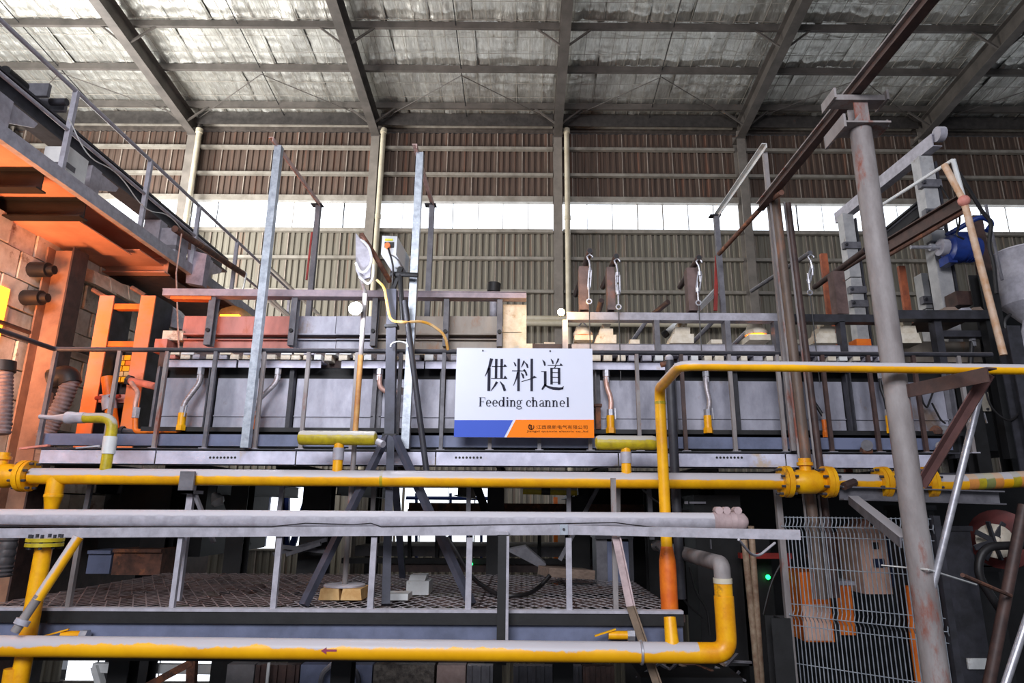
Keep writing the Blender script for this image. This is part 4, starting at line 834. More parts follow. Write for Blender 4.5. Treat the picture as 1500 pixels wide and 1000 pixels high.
# --- gallery platform over the furnace side
XG = -5.5; zp = 3.78; ztop = 4.92
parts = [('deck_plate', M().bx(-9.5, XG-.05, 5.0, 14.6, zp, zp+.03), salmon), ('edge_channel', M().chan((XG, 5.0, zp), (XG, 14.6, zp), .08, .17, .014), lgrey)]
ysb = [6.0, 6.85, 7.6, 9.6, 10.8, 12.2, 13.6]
for y in ysb: parts.append(('cross_beam', M().ibeam((-9.5, y, zp-.13), (XG-.08, y, zp-.13), .16, .26, .018), black if y < 7.8 else salmon))  # near beams coloured black as unlit, far ones in the glow colour
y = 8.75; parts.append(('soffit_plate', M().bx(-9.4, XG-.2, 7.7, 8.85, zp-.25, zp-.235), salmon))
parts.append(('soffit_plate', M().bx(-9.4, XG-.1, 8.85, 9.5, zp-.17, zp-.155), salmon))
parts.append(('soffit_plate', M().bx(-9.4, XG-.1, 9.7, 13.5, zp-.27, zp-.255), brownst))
for y in (5.9, 9.0, 12.4): parts.append(('hanger_column', M().bx(-7.9, -7.7, y, y+.2, 3.3, zp), black))
thing('service_gallery', 'steel gallery with orange lit underside above the furnace at upper left', 'platform', parts)
parts = [('top_rail', M().tube([(XG, 4.6, ztop), (XG, 15.0, ztop)], .028, 10), lgrey), ('mid_rail', M().tube([(XG, 4.6, 4.38), (XG, 15.0, 4.38)], .024, 10), lgrey)]
for y in (5.55, 6.98, 8.62, 10.1, 11.6, 13.1, 14.5): parts.append(('post', M().bar((XG, y, zp+.02), (XG, y, ztop), .06, .05, (0, 1, 0)), lgrey))
thing('gallery_railing', 'grey tubular railing along the gallery at upper left', 'railing', parts)
# monorail beam along the gallery on short pedestals
XB = -5.95; zb3 = 4.72
thing('monorail_beam', 'dark steel I beam running back along the gallery', 'beam', [('beam', M().ibeam((XB, 5.9, zb3-.14), (XB, 12.0, zb3-.14), .26, .28, .03), dark), ('rail', M().bar((XB, 5.9, zb3+.02), (XB, 12.0, zb3+.02), .07, .05), lgrey)])
for i, (y, lab) in enumerate(((6.4, 'nearest grey pedestal with gusset carrying the gallery I beam'), (8.0, 'second grey pedestal carrying the gallery I beam'), (9.7, 'third grey pedestal carrying the gallery I beam'), (11.3, 'farthest grey pedestal carrying the gallery I beam'))):
    thing('pedestal', lab, 'pedestal', [('post', M().bx(XB-.12, XB+.14, y-.1, y+.1, zp+.03, zb3-.28), lgrey), ('gusset', M().prismx([(y-.05, zb3-.3), (y+.5, zb3-.3), (y+.46, zb3-.38), (y-.05, zb3-.62)], XB+.1, XB+.13), lgrey)], 'pedestals under the gallery beam')
thing('trolley', 'small motor trolley sitting on the near end of the gallery I beam', 'trolley', [('end_plate', M().bx(XB-.2, XB+.2, 6.85, 6.9, zb3+.05, zb3+.22), grey), ('end_plate', M().bx(XB-.2, XB+.2, 7.15, 7.2, zb3+.05, zb3+.22), grey), ('motor', M().tube([(XB-.1, 6.55, zb3+.16), (XB-.1, 6.95, zb3+.16)], .075, 14), black), ('roller', M().tube([(XB+.1, 7.05, zb3+.1), (XB+.3, 7.05, zb3+.1)], .045, 12), dark)])
for i, (y, hh, lab) in enumerate(((7.15, .42, 'white sheet metal box hung on the gallery railing'), (9.7, .5, 'crumpled pale sheet box low on the gallery edge'))):
    thing('junction_box', lab, 'box', [('housing', M().bx(XG-.34, XG-.04, y-.05, y+.3, zp+.04, zp+.04+hh), white if i == 0 else lgrey), ('band', M().bx(XG-.345, XG-.035, y-.055, y+.1, zp+.18, zp+.25), grey)])
one('loose_wire', 'thin white wire sagging along the gallery mid rail', 'wire', M().tube(bend([(XG+.03, 6.9, 4.5), (XG+.05, 7.3, 4.2), (XG+.04, 7.9, 4.35), (XG+.05, 8.6, 4.1), (XG+.04, 9.2, 4.36), (XG+.05, 9.9, 4.2), (XG+.04, 10.4, 4.34)], .3, 5), .008, 5), white)
# rusty pipe and copper wire hanging from the gallery end
a0, a1 = atx(256, 335, XG+.07), atx(358, 402, XG+.07)
one('rusty_tube', 'rusty tube tied along the outside of the gallery railing', 'tube', M().tube([a0, a1], .055, 12), rusty)
one('copper_wire', 'thin copper coloured wire hanging from the rusty tube', 'wire', M().tube([a0+V((.06, .1, -.04)), at(258, 400, 8.9), at(262, 512, 7.6)], .01, 6), copper)
one('metal_sheet', 'pale grey sheet panel hanging at the far end of the gallery', 'panel', M().pp([(275, 365), (303, 372), (296, 418), (272, 414)], atx(288, 390, XG+.1).y, .15), mat('mauve_panel', (168, 158, 172), (130, 122, 134)))
one('rope_loop', 'white rope tied round the end of the rusty tube', 'rope', M().tube([a1+V((0, -.05, .06)), a1+V((.06, -.05, 0)), a1+V((.03, -.05, -.35))], .014, 6), white)
# gallery stair stringers running on behind the frame
for i, (a, b_, lab) in enumerate((((390, 387), (520, 512), 'upper thin rail sloping down behind the left pole'), ((372, 423), (440, 478), 'lower thin rail sloping down behind the left pole'), ((400, 440), (425, 465), 'short stair stringer behind the left pole'))):
    one('stair_rail', lab, 'rail', M().tube([at(*a, 13.0), at(*b_, 13.0)], .035, 8), girtm)
# stacked pale blocks in the shade under the gallery
for i, (px, py, x) in enumerate(((128, 402, 0), (152, 412, 0), (178, 424, 0))):
    one('crown_block', ('first', 'second', 'third')[i]+' pale block in the row under the gallery counted from the buckstay', 'block', M().pp([(px-11, py-12), (px+10, py-6), (px+12, py+14), (px-11, py+6)], atx(px, py, XF+.2).y, .5), refr, 'blocks under the gallery')
one('rag_bundle', 'grey rag bundle stuffed beside the pink box', 'cloth', M().pp([(240, 452), (252, 448), (268, 466), (274, 484), (240, 476), (234, 464)], 8.7, .25), grey)
thing('pink_bracket', 'pink steel bracket block at the left end of the burner shelf', 'bracket', [('block', M().pb(226, 496, 244, 516, 7.85, .3), pinkst), ('cap', M().pb(238, 484, 268, 498, 7.9, .3), brick), ('upright', M().pb(225, 512, 236, 640, 7.65, .1), brownst)])
# ================================================================== round column, crane beam and machinery at right
YK = 4.95; rk = m(16.5, YK)
ctop = at(1263, 190, YK); x = (at(1263, 190, YK).x+at(1355, 900, YK).x)/2
zc = ctop.z
zbm = at(1268, 140, YK).z
parts = [('shaft', M().tube([(x, YK, FLOOR), (x, YK, zc)], rk, 24), rustgrey), ('seat_plate', M().bx(x-.2, x+.2, YK-.12, YK+.12, zc-.005, zc+.012).bx(x-.22, x-.2, YK-.16, YK+.2, zc-.07, zc+.05).bx(x+.2, x+.215, YK-.06, YK+.1, zc-.01, zc+.06), rustgrey), ('neck', M().ibeam((x, YK, zc), (x, YK, zbm-.11), .12, .12, .012, (0, 1, 0)), rustgrey, [('gusset', M().prism([(x-.12, zc), (x-.01, zc), (x-.02, zc+.12)], YK-.07, YK-.055), rustgrey)]),
         ('head_plate', M().bx(x-.22, x+.22, YK-.07, YK+.07, zbm-.09, zbm-.04).bx(x-.25, x-.23, YK-.12, YK+.12, zbm-.1, zbm-.01).bx(x+.21, x+.23, YK-.1, YK+.1, zbm-.1, zbm-.01), rustgrey)]
thing('round_column', 'big round steel column with peeling paint and plated head at right', 'column', parts)
p0, p1 = V((x, 2.6, zbm+.02)), V((x-.06, 7.15, zbm+.02))
thing('crane_beam', 'rusty brown crane beam running back from the round column to the rusty posts', 'beam', [('top_flange', M().bar(p0+V((0, 0, .045)), p1+V((0, 0, .045)), .085, .016), rustgrey), ('web', M().bar(p0, p1, .02, .09), brownst), ('bottom_flange', M().bar(p0-V((0, 0, .045)), p1-V((0, 0, .045)), .085, .016), brownst)])
one('tie_tube', 'thin rusty tube hung under the crane beam past the slim white pole', 'tube', M().tube([at(1053, 372, 8.4), at(1122, 297, 7.2), p1+V((.02, -.6, -.12))], .03, 10), rusty)
for a, b_, wd, mt, lab in (((1135, 292), (1186, 690), 15, mat('weathered_post', (112, 94, 82), (78, 66, 58), scale=7, rust=(132, 92, 70), ramt=.25, stretch=(1, 1, .3)), 'thicker rusty post under the crane beam end'), ((1155, 298), (1204, 690), 10, brownst, 'thinner dark post beside the rusty crane post')):
    Yq = 6.98 if wd > 12 else 7.08
    xx = (at(*a, Yq).x+at(*b_, Yq).x)/2
    thing('crane_post', lab, 'post', [('shaft', M().tube([(xx+.04, Yq, ZG), (xx-.04, Yq, at(*a, Yq).z)], m(wd/2, Yq), 14), mt), ('side_flat', M().bar((xx-m(wd/2, Yq), Yq-.04, ZG), (xx-m(wd/2, Yq)-.06, Yq-.04, at(*a, Yq).z), .02, .012), rustgrey)])
# bracket arms on the column
a0, a1 = V((x+.06, YK, at(1325, 575, YK).z)), at(1452, 536, 4.25); a1.z = a0.z
thing('support_bracket', 'brown angle arm with diagonal brace carrying the upper yellow pipe', 'bracket', [('arm', M().ang(a0, a1, .09, .1, .012, (0, 0, 1)), brownst), ('brace', M().ang(at(1447, 548, 4.35), V((x+.07, YK-.02, at(1352, 712, YK).z)), .06, .06, .01), mat('red_brown', (104, 74, 72), (84, 60, 58)))])
thing('pipe_bracket', 'grey channel bracket with brace under the gas main behind the column', 'bracket', [('beam', M().chan(at(1232, 722, 6.5), at(1468, 729, 6.5), .1, .13, .012, (0, 0, 1), -1), grey), ('brace', M().ang(at(1250, 732, 6.42), V((x-.05, YK+.05, at(1330, 795, YK).z)), .09, .08, .012), grey)])
one('stub_rod', 'short rusty rod stub on top of the grey bracket left of the column', 'rod', M().tube([at(1236, 712, 6.45), at(1252, 706, 6.5)], .04, 8), brownst)
# silver scaffold tubes
for a, b_, Ya, Yb, lab in (((1443, 545), (1365, 865), 4.7, 4.9, 'bright steel tube leaning under the upper yellow pipe'), ((1540, 800), (1470, 1010), 4.6, 4.6, 'bright steel tube leaning in the lower right corner')):
    one('scaffold_tube', lab, 'tube', M().tube([at(*a, Ya), at(*b_, Yb)], m(5, 4.7), 12), silver)
# --- glass machine gantry: two white square masts and a depth beam
zg4 = at(1228, 320, 11.0).z
nb = atz(1372, 205, zg4)
thing('gantry_beam', 'pale channel beam sloping up to a pulley block at the upper right', 'beam', [('channel', M().chan(V((at(1228, 320, 11).x, 11.0, zg4)), nb, .14, .2, .014), lgrey), ('pulley', M().tube([nb+V((-.03, -.05, .06)), nb+V((.07, -.05, .06))], .11, 14), lgrey)])
mastm = mat('mast_grey_paint', (186, 186, 186), (158, 158, 160), scale=5, rust=(128, 118, 110), ramt=.15)
def mast(pt, pb2, Y, wd, lab, ys):
    t, b_ = at(*pt, Y), at(*pb2, Y); xx = (t.x+b_.x)/2; w2 = m(wd, Y)/2; P_ = []
    zz = [zs0-.02, lerp(b_.z, t.z, .5), t.z]
    P_.append(('lower_box', M().bx(xx-w2, xx+w2, Y, Y+.2, zz[0], zz[1]-.01), mastm)); P_.append(('upper_box', M().bx(xx-w2, xx+w2, Y, Y+.2, zz[1]+.01, zz[2]), mastm))
    for yy in ys:
        z = at(pt[0], yy, Y).z; P_.append(('clamp', M().bx(xx-w2-.06, xx+w2+.04, Y-.05, Y+.05, z-.06, z+.06), grey, [('bolt', M().tube([(xx-w2-.03, Y-.09, z), (xx-w2-.03, Y-.04, z)], .025, 6), dark)]))
    P_.append(('guide_bar', M().bx(xx+w2+.01, xx+w2+.04, Y-.02, Y+.03, lerp(zz[0], zz[2], .45), zz[2]-.1), dark))
    thing('machine_mast', lab, 'mast', P_, 'white machine masts')
mast((1358, 228), (1390, 450), 8.6, 22, 'tall white square machine mast with clamps beside the blue motor', (270, 313, 360))
mast((1246, 312), (1262, 505), 10.6, 17, 'white square machine mast half hidden left of the round column', (360, 425, 445))
mast((1356, 400), (1368, 505), 9.8, 10, 'slim white mast standing low behind the blue motor', (440,))
# carriage beams
b0, b1 = at(1300, 362, 9.0), at(1412, 296, 7.6)
thing('carriage_beam', 'red brown I beam slanting past the white mast', 'beam', [('beam', M().ibeam(b0, b1, .14, .2, .018), brownst), ('rail', M().tube([b0+V((-.02, 0, -.14)), b1+V((0, 0, -.12))], .03, 8), rusty)])
thing('carriage_beam', 'black toothed beam slanting behind the white mast', 'beam', [('beam', M().ibeam(at(1296, 350, 9.4), at(1362, 296, 8.9), .16, .2, .02), black), ('rack', M().bar(at(1296, 340, 9.4), at(1362, 286, 8.9), .08, .08), dark)])
one('long_tube', 'long thin dark tube slanting from behind the column to the frame', 'tube', M().tube([at(1300, 355, 8.5), at(1192, 421, 10)], .035, 10), brownst)
thing('drive_motor', 'blue electric motor with silver shaft on the white mast', 'motor', [('housing', M().lathe(at(1385, 364, 8.35), at(1440, 366, 8.35), [(0, .1), (.04, .19), (.2, .2), (.22, .17), (.42, .17), (.44, .12)], 16), bluem, [('terminal_box', M().pb(1402, 340, 1424, 354, 8.2, .15), bluem), ('fins', M().lathe(at(1413, 365, 8.35), at(1440, 366, 8.35), [(0, .185), (.02, .185), (.021, .165), (.04, .165), (.041, .185), (.06, .185), (.061, .165), (.08, .165), (.081, .185), (.1, .185)], 16), bluem)]), ('shaft', M().tube([at(1334, 362, 8.35), at(1386, 362, 8.35)], .025, 10).tube([at(1362, 362, 8.35), at(1368, 362, 8.35)], .05, 10), silver), ('coupling', M().tube([at(1376, 362, 8.35), at(1388, 363, 8.35)], .12, 14), lgrey), ('lug', M().pb(1389, 372, 1402, 384, 8.3, .2), bluem)])
one('blue_pipe', 'thin blue pipe bent above the blue motor', 'pipe', M().tube(bend([at(1386, 345, 8.4), at(1437, 316, 8.2), at(1455, 326, 8.2), at(1446, 338, 8.2)], .1, 5), .035, 10), bluem)
# leaning white framed triangle
tip = at(1396, 234, 7.3)
thing('leaning_trestle', 'rust streaked white tube frame leaning down from the upper right', 'frame', [('top_tube', M().tube([at(1292, 300, 8.2), tip], .022, 8), white), ('leg', M().tube([at(1383, 241, 7.35), at(1412, 294, 7.3), at(1470, 520, 7.2)], .04, 10), mat('rust_white', (214, 190, 168), (196, 150, 110), scale=7)), ('strut', M().tube([tip, at(1411, 290, 7.3)], .03, 8), white), ('joint', M().sph(at(1412, 294, 7.28), .07), pinkst)])
one('black_hose', 'black hose drooping from the tube frame to the right edge machinery', 'hose', M().tube(bend([at(1404, 252, 7.5), at(1440, 312, 7.6), at(1453, 325, 7.6), at(1448, 360, 7.7), at(1456, 385, 7.7), at(1460, 430, 7.7)], .2, 5), .024, 8), rubber)
one('black_hose', 'black cable looped below the tube frame beside the mast', 'hose', M().tube(bend([at(1378, 272, 8.55), at(1408, 320, 7.9), at(1400, 345, 7.9), at(1412, 350, 7.9)], .2, 5), .012, 6), rubber)
one('thin_rod', 'thin steel rod rising at the far right past the window', 'rod', M().tube([at(1444, 300, 8.0), at(1468, 410, 8.0)], .02, 6), grey)
one('rust_column', 'rust brown steel column right of the blue motor', 'column', M().ibeam(V((at(1440, 390, 8.8).x, 8.8, zs1)), V((at(1440, 390, 8.8).x, 8.8, at(1433, 318, 8.8).z)), .14, .14, .014, (0, 1, 0)), brownst)
thing('steel_hopper', 'pale round steel hopper cut by the right edge', 'hopper', [('drum', M().lathe(at(1520, 472, 8.2), at(1520, 472, 8.2)+V((0, 0, 1)), [(0, .16), (.25, .36), (.95, .36), (.97, .375), (.99, .36)], 24), lgrey), ('outlet', M().tube([at(1506, 470, 8.2), at(1500, 520, 8.2)], .06, 12), lgrey), ('hose', M().tube(bend([at(1480, 460, 8.0), at(1470, 470, 8.0), at(1478, 500, 8.0)], .1, 5), .02, 6), rubber)])
one('brown_block', 'square brown weight block on an arm behind the tube frame', 'block', M().pb(1402, 426, 1424, 446, 8.3, .25).bar(at(1424, 433, 8.4), at(1452, 442, 8.4), .12, .12), brownst)
for a, b_, lab in (((1206, 372), (1216, 462), 'thin orange red post left of the round column'), ((1318, 390), (1332, 462), 'thin orange rusty post right of the round column')):
    Yq = 9.4; xx = (at(*a, Yq).x+at(*b_, Yq).x)/2; one('orange_post', lab, 'post', M().bar((xx, Yq, zs0-.02), (xx, Yq, at(*a, Yq).z), .1, .06, (0, 1, 0)), mat('rust_orange', (176, 96, 60), (128, 70, 50)))
# right frame over the channel end
parts = [('top_beam', M().chan(at(1296, 463, 7.7), at(1446, 463, 7.7), .16, .11, .014), dark), ('mid_beam', M().chan(at(1376, 490, 7.9), at(1450, 490, 7.9), .12, .08, .012), dark)]
for px, mt in ((1372, dark), (1448, black)):
    xx = at(px, 490, 7.75).x; parts.append(('post', M().chan((xx, 7.75, zs1), (xx, 7.75, at(px, 462, 7.75).z), .09, .12, .012, (0, 1, 0)), mt))
parts.append(('top_plate', M().bx(at(1370, 458, 7.7).x, at(1446, 458, 7.7).x, 7.64, 8.6, at(1400, 458, 7.7).z, at(1400, 457, 7.7).z), brownst))
thing('steel_gantry', 'dark steel frame at the right end of the feeding channel', 'frame', parts)
for i, (px, py, w2, mt) in enumerate(((1392, 456, 26, woodm), (1415, 457, 20, lgrey), (1432, 456, 18, woodm))):
    one('debris_piece', ('left', 'middle', 'right')[i]+' piece of rubble lying on the dark right frame', 'rubble', M().pp([(px-w2/2, py), (px-w2/3, py-6), (px+w2/4, py-7), (px+w2/2, py-2), (px+w2/2, py)], 7.9, .3), mt, 'rubble on the right frame')
one('stained_box', 'stained brown wall plate behind the dark right frame', 'plate', M().pb(1300, 500, 1460, 530, 8.4, .2), mat('stained_plate', (168, 158, 146)))
# dark machine columns at the right edge
for i, (a, Y, w2, y0, lab) in enumerate(((1466, 8.1, .22, 400, 'black machine column just left of the steel hopper'), (1490, 7.4, .16, 480, 'dark machine column at the right edge above the yellow pipe'), (1415, 7.9, .16, 545, 'dark post behind the pipe arm at right'), (1395, 8.2, .3, 545, 'broad dark plate column behind the pipe arm'))):
    xx = at(a, 560, Y).x; one('machine_column', lab, 'column', M().ibeam((xx, Y, zs0-.02), (xx, Y, at(a, y0, Y).z), w2, .2, .016, (0, 1, 0)), black if i != 1 else dark)
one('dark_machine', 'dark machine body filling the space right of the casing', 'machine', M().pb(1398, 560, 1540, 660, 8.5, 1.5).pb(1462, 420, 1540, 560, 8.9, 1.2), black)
for i, (pts, lab) in enumerate((([(1345, 560), (1352, 590), (1358, 598), (1372, 560)], 'black cable loop right of the round column'), ([(1365, 590), (1378, 615), (1385, 620)], 'short black cable on the casing right end'), ([(1440, 560), (1452, 600), (1480, 620), (1496, 600)], 'black cable loop near the right edge'))):
    one('cable_loop', lab, 'cable', M().tube(bend([at(x_, y_, 7.45) for x_, y_ in pts], .2, 5), .012, 6), rubber)
# --- welded mesh fence panel, lower right
A, B_ = at(1150, 800, 7.0), at(1372, 800, 6.1); zt3 = at(1250, 757, 6.55).z; zb4 = at(1250, 1080, 6.55).z
dirn = (B_-A); dirn.z = 0; nrm = V((-dirn.y, dirn.x, 0)).normalized()
def fpt(t, z):
    p = A+dirn*t; f = 0
    for zf2 in (zt3-.1, zt3-.95, zt3-1.75):
        d_ = abs(z-zf2); f += max(0, .05-d_)*1.0
    return V((p.x, p.y, z))-nrm*f
zl = [zt3, zt3-.05, zt3-.1, zt3-.15, zt3-.5, zt3-.9, zt3-.95, zt3-1.0, zt3-1.4, zt3-1.7, zt3-1.75, zt3-1.8, zb4]
parts = []
for k in range(37): parts.append(('wire', M().tube([fpt(k/36, z) for z in zl], .0055, 6), galv))
for z in (zt3-.01, zt3-.1, zt3-.2, zt3-.5, zt3-.85, zt3-.95, zt3-1.05, zt3-1.4, zt3-1.7): parts.append(('cross_wire', M().tube([fpt(0, z), fpt(1, z)], .0045, 6), galv))
parts.append(('post', M().bar(V((A.x-.03, A.y, FLOOR)), V((A.x-.03, A.y, at(1142, 715, 7.0).z)), .06, .06, (0, 1, 0)), rustgrey))
parts.append(('post', M().bar(V((B_.x+.02, B_.y, FLOOR)), V((B_.x+.02, B_.y, zt3+.02)), .06, .06, (0, 1, 0)), dark))
thing('mesh_fence', 'bent wire mesh fence panel at the lower right', 'fence', parts)
# cabinets and panels behind the mesh
YJ = 7.4
thing('orange_cabinet', 'larger orange cabinet behind the wire mesh', 'cabinet', [('body', M().pb(1176, 838, 1218, 940, YJ, .5), orangep), ('side', M().pb(1218, 838, 1226, 940, YJ+.03, .45), black), ('lower_panel', M().pb(1178, 885, 1216, 938, YJ-.02, .02), pinkw)])
thing('orange_cabinet', 'smaller orange cabinet with pale top behind the wire mesh', 'cabinet', [('body', M().pb(1226, 857, 1250, 930, YJ+.1, .4), orangep), ('top', M().pb(1222, 851, 1252, 857, YJ+.08, .45), lgrey)])
thing('pink_cabinet', 'tall pale pink control cabinet behind the wire mesh', 'cabinet', [('body', M().pb(1262, 772, 1302, 870, YJ+.3, .5), pinkw), ('display', M().pb(1278, 794, 1287, 804, YJ+.285, .02), black), ('label_plate', M().pb(1280, 818, 1296, 831, YJ+.285, .02), navy)])
one('navy_cabinet', 'dark blue cabinet beside the pale pink cabinet', 'cabinet', M().pb(1302, 778, 1340, 860, YJ+.35, .5), navy)
one('rust_chute', 'rust red chute slanting behind the top of the wire mesh', 'chute', M().bar(at(1196, 828, 8.6), at(1268, 772, 8.6), .35, .25), rusty)
for px, w2, lab in ((1215, 34, 'pale corrugated sheet piece behind the rust red chute'), (1240, 40, 'pale corrugated sheet below the rust red chute')):
    one('sheet_piece', lab, 'sheet', M().pb(px-w2/2, 780 if px < 1230 else 800, px+w2/2, 812 if px < 1230 else 860, 9.2, .05), girtm)
one('orange_hose', 'orange red hose hanging behind the right side of the wire mesh', 'hose', M().tube(bend([at(1334, 858, 6.9), at(1338, 920, 6.9), at(1350, 1010, 6.9)], .2, 4), .05, 10), orangep)
# machine cluster in the lower right corner
thing('dust_fan', 'dark red fan casing with pale wheel at the right edge under the gas main', 'fan', [('casing', M().lathe(at(1470, 790, 7.2), at(1455, 788, 6.9), [(0, .26), (.06, .3), (.14, .3), (.15, .24)], 24), mat('dark_red', (110, 40, 36), (80, 30, 28))), ('wheel', M().lathe(at(1458, 792, 6.95), at(1450, 791, 6.8), [(0, .17), (.02, .17), (.03, .06), (.07, .05)], 20), refr)]+[('vane', M().bar(at(1456, 792, 6.9), at(1456+30*math.cos(t), 792+30*math.sin(t), 6.9), .02, .05), dark) for t in (.4, 1.2, 2.0, 2.8, 3.6, 4.4, 5.2, 6.0)])
for i, (px, Y, w2, y0, y1, mt, lab) in enumerate(((1352, 7.0, .2, 740, 1010, black, 'black vertical duct right of the round column foot'), (1374, 7.2, .17, 740, 1010, dark, 'dark grey vertical duct second right of the column foot'), (1414, 7.0, .3, 770, 1010, dark, 'broad dark duct with a small label plate'), (1448, 7.6, .3, 830, 1010, black, 'black machine leg under the red fan'))):
    xx = at(px, 870, Y).x; one('machine_duct', lab, 'duct', M().bx(xx-w2/2, xx+w2/2, Y, Y+.3, FLOOR, at(px, y0, Y).z).bx(xx-w2/2-.02, xx+w2/2+.02, Y-.02, Y+.32, at(px, y0, Y).z-.05, at(px, y0, Y).z), mt, 'dark ducts at the lower right')
one('label_plate', 'small white label plate on the broad dark duct', 'plate', M().pb(1418, 964, 1447, 980, 6.97, .02), white)
one('black_conduit', 'thick black conduit arching in front of the red fan', 'conduit', M().tube(bend([at(1500, 798, 6.6), at(1440, 800, 6.6), at(1430, 840, 6.6), at(1470, 900, 6.6)], .25, 6), .04, 10), rubber)
one('steel_tube', 'dark steel tube leaning up beside the red fan', 'tube', M().tube([at(1448, 1005, 6.4), at(1500, 740, 6.4)], .05, 12), brownst)
one('sagging_wire', 'thin white cord strung from the mesh to the leaning tubes', 'cord', M().tube([at(1292, 828, 5.3), at(1360, 834, 4.8), at(1430, 856, 5.6)], .008, 6), white)
one('rust_rod', 'rusty rod continuing behind the leaning bright tube', 'rod', M().tube([at(1410, 842, 5.6), at(1480, 872, 6.3)], .018, 8), rusty)
for a, b_, lab in (((1100, 770), (1116, 1010), 'left of two pale crusted conduits left of the mesh'), ((1090, 790), (1112, 1010), 'right of two pale crusted conduits left of the mesh')):
    one('conduit', lab, 'conduit', M().tube([at(*a, 7.4), at(*b_, 7.4)], .035, 10), mat('crusted_conduit', (170, 150, 126), (130, 100, 80), scale=12))
one('white_cable', 'white cable sagging below the end of the lower railing', 'cable', M().tube(bend([at(1082, 790, 5.9), at(1100, 812, 6.1), at(1112, 814, 6.2), at(1135, 795, 6.4)], .15, 5), .012, 6), lgrey)
for px, py, w2, h2, lab in ((1115, 850, 44, 120, 'black electrical cabinet with a green light left of the mesh'), (1058, 790, 70, 130, 'dark switch cabinet behind the return bend')):
    c = at(px+10, py-4, 8.1)
    thing('black_cabinet', lab, 'cabinet', [('body', M().pb(px-w2/2, py-h2/2, px+w2/2, py+h2/2+120, 8.2, .6), black), ('handle', M().pb(px-w2/4, py, px-w2/4+2, py+14, 8.17, .03), grey)]+([('indicator', M().sph(at(1125, 845, 8.15), .028), green_led)] if px == 1115 else [('screen', M().pb(1003, 733, 1036, 737, 8.18, .02), lgrey)] if 0 else []))
thing('wire_heap_bracket', 'red rack shelf behind the conduits at lower right', 'rack', [('shelf', M().pb(1085, 810, 1160, 818, 7.9, .1), redp), ('upright', M().pb(1150, 818, 1160, 900, 7.9, .06), redp)])
# ================================================================== things on the walkway and the dark space under the channel
one('foam_block', 'white foam block on the walkway between the tripod legs', 'block', M().pb(595, 851, 628, 871, 7.05, .3).pp([(598, 851), (601, 842), (625, 842), (622, 851)], 7.1, .2), white)
one('white_slab', 'flat white slab lying on the walkway beside the tripod leg', 'slab', M().bx(at(562, 885, 6.6).x, at(597, 885, 6.6).x, 6.6, 6.85, ZG+.013, ZG+.07), white)
cab = [(655, 786), (668, 806), (690, 846), (722, 868), (745, 873), (775, 870), (792, 858), (806, 842)]
one('black_cable', 'thick black cable looping over the walkway right of the tripod', 'cable', M().tube(bend([atz(x_, y_, ZG+.04) if y_ > 860 else at(x_, y_, 7.3) for x_, y_ in cab], .3, 5), .022, 8), rubber)
one('timber_plank', 'weathered plank end lying on the walkway beside the blue grey cabinet', 'plank', M().bar(at(796, 836, 8.0), at(862, 840, 8.2), .35, .1), woodm)
one('sheet_wedge', 'grey steel sheet wedge propped behind the plank', 'sheet', M().pp([(742, 806), (770, 800), (800, 826), (796, 834)], 8.6, .5), grey)
thing('grey_cabinet', 'blue grey sheet metal cabinet at the right end of the walkway', 'cabinet', [('door', M().pb(890, 793, 924, 858, 8.6, .04), blueg), ('side', M().pb(874, 788, 890, 862, 8.62, .5), grey), ('roof', M().pb(872, 782, 928, 789, 8.55, .6), dark), ('edge_post', M().pb(922, 786, 928, 862, 8.56, .06), dark)])
one('metal_scrap', 'bundle of grey scrap bars heaped behind the walkway at left', 'scrap', M().bar(at(400, 812, 9.6), at(478, 790, 9.9), .1, .05).bar(at(410, 800, 9.6), at(480, 808, 9.7), .1, .05).bar(at(420, 812, 9.5), at(470, 796, 9.5), .06, .05), grey)
# deck slab added to shade the space under the channel
zd = zs0-.02
parts = [('slab', M().bx(-6.1, 7.2, 7.5, 13.2, zd-.03, zd), dark)]
for k in range(8):
    x_ = -6.2+k*1.75; parts.append(('joist', M().ibeam((x_, 9.7, zd-.14), (x_, 13.2, zd-.14), .12, .2, .014), black))
for px, Y, wd in ((352, 9.8, .25), (465, 10.2, .42), (548, 12.5, .2), (726, 9.9, .24), (848, 10.4, .3), (960, 9.8, .28), (1060, 10.5, .3), (235, 9.8, .35)):
    x_ = at(px, 760, Y).x; parts.append(('deck_column', M().ibeam((x_, Y, FLOOR), (x_, Y, zd-.03), wd, .25, .018, (0, 1, 0)), black))
for px in (360, 480, 730): parts.append(('knee_brace', M().bar(at(px, 800, 10.4), at(px-34 if px != 480 else px-26, 705, 10.4), .16, .12), black))
thing('shading_deck', 'dark added shading deck on black columns below the feeding channel', 'platform', parts)
parts = [('frame_beam', M().bar(at(600, 743, 11.4), at(960, 746, 11.4), .2, .16), rusty), ('bed', M().pb(520, 800, 860, 815, 11.6, 1.6), conc), ('side_rail', M().pb(500, 818, 900, 826, 11.0, .15), black), ('drip_tray', M().pb(560, 828, 880, 838, 10.8, .4), brownst)]
for px in (600, 640, 690, 740, 790, 830): parts.append(('stay', M().bar(at(px, 745, 11.5), at(px, 830, 11.5), .06, .06), black))
parts.append(('signal_light', M().sph(at(690, 826, 10.9), .03), green_led))
thing('lehr_conveyor', 'long low conveyor machine seen under the channel beyond the walkway', 'conveyor', parts)
parts = [('rail', M().tube([at(595, 729, 15), at(725, 730, 15)], .04, 8), bluem), ('rail', M().tube([at(595, 797, 15), at(725, 797, 15)], .05, 8), bluem)]
for px in (610, 660, 685, 705): parts.append(('post', M().bar(at(px, 722, 15), at(px, 835, 15), .06, .06), bluem))
thing('blue_barrier', 'blue tubular barrier in front of the low bright window', 'barrier', parts)
parts = []
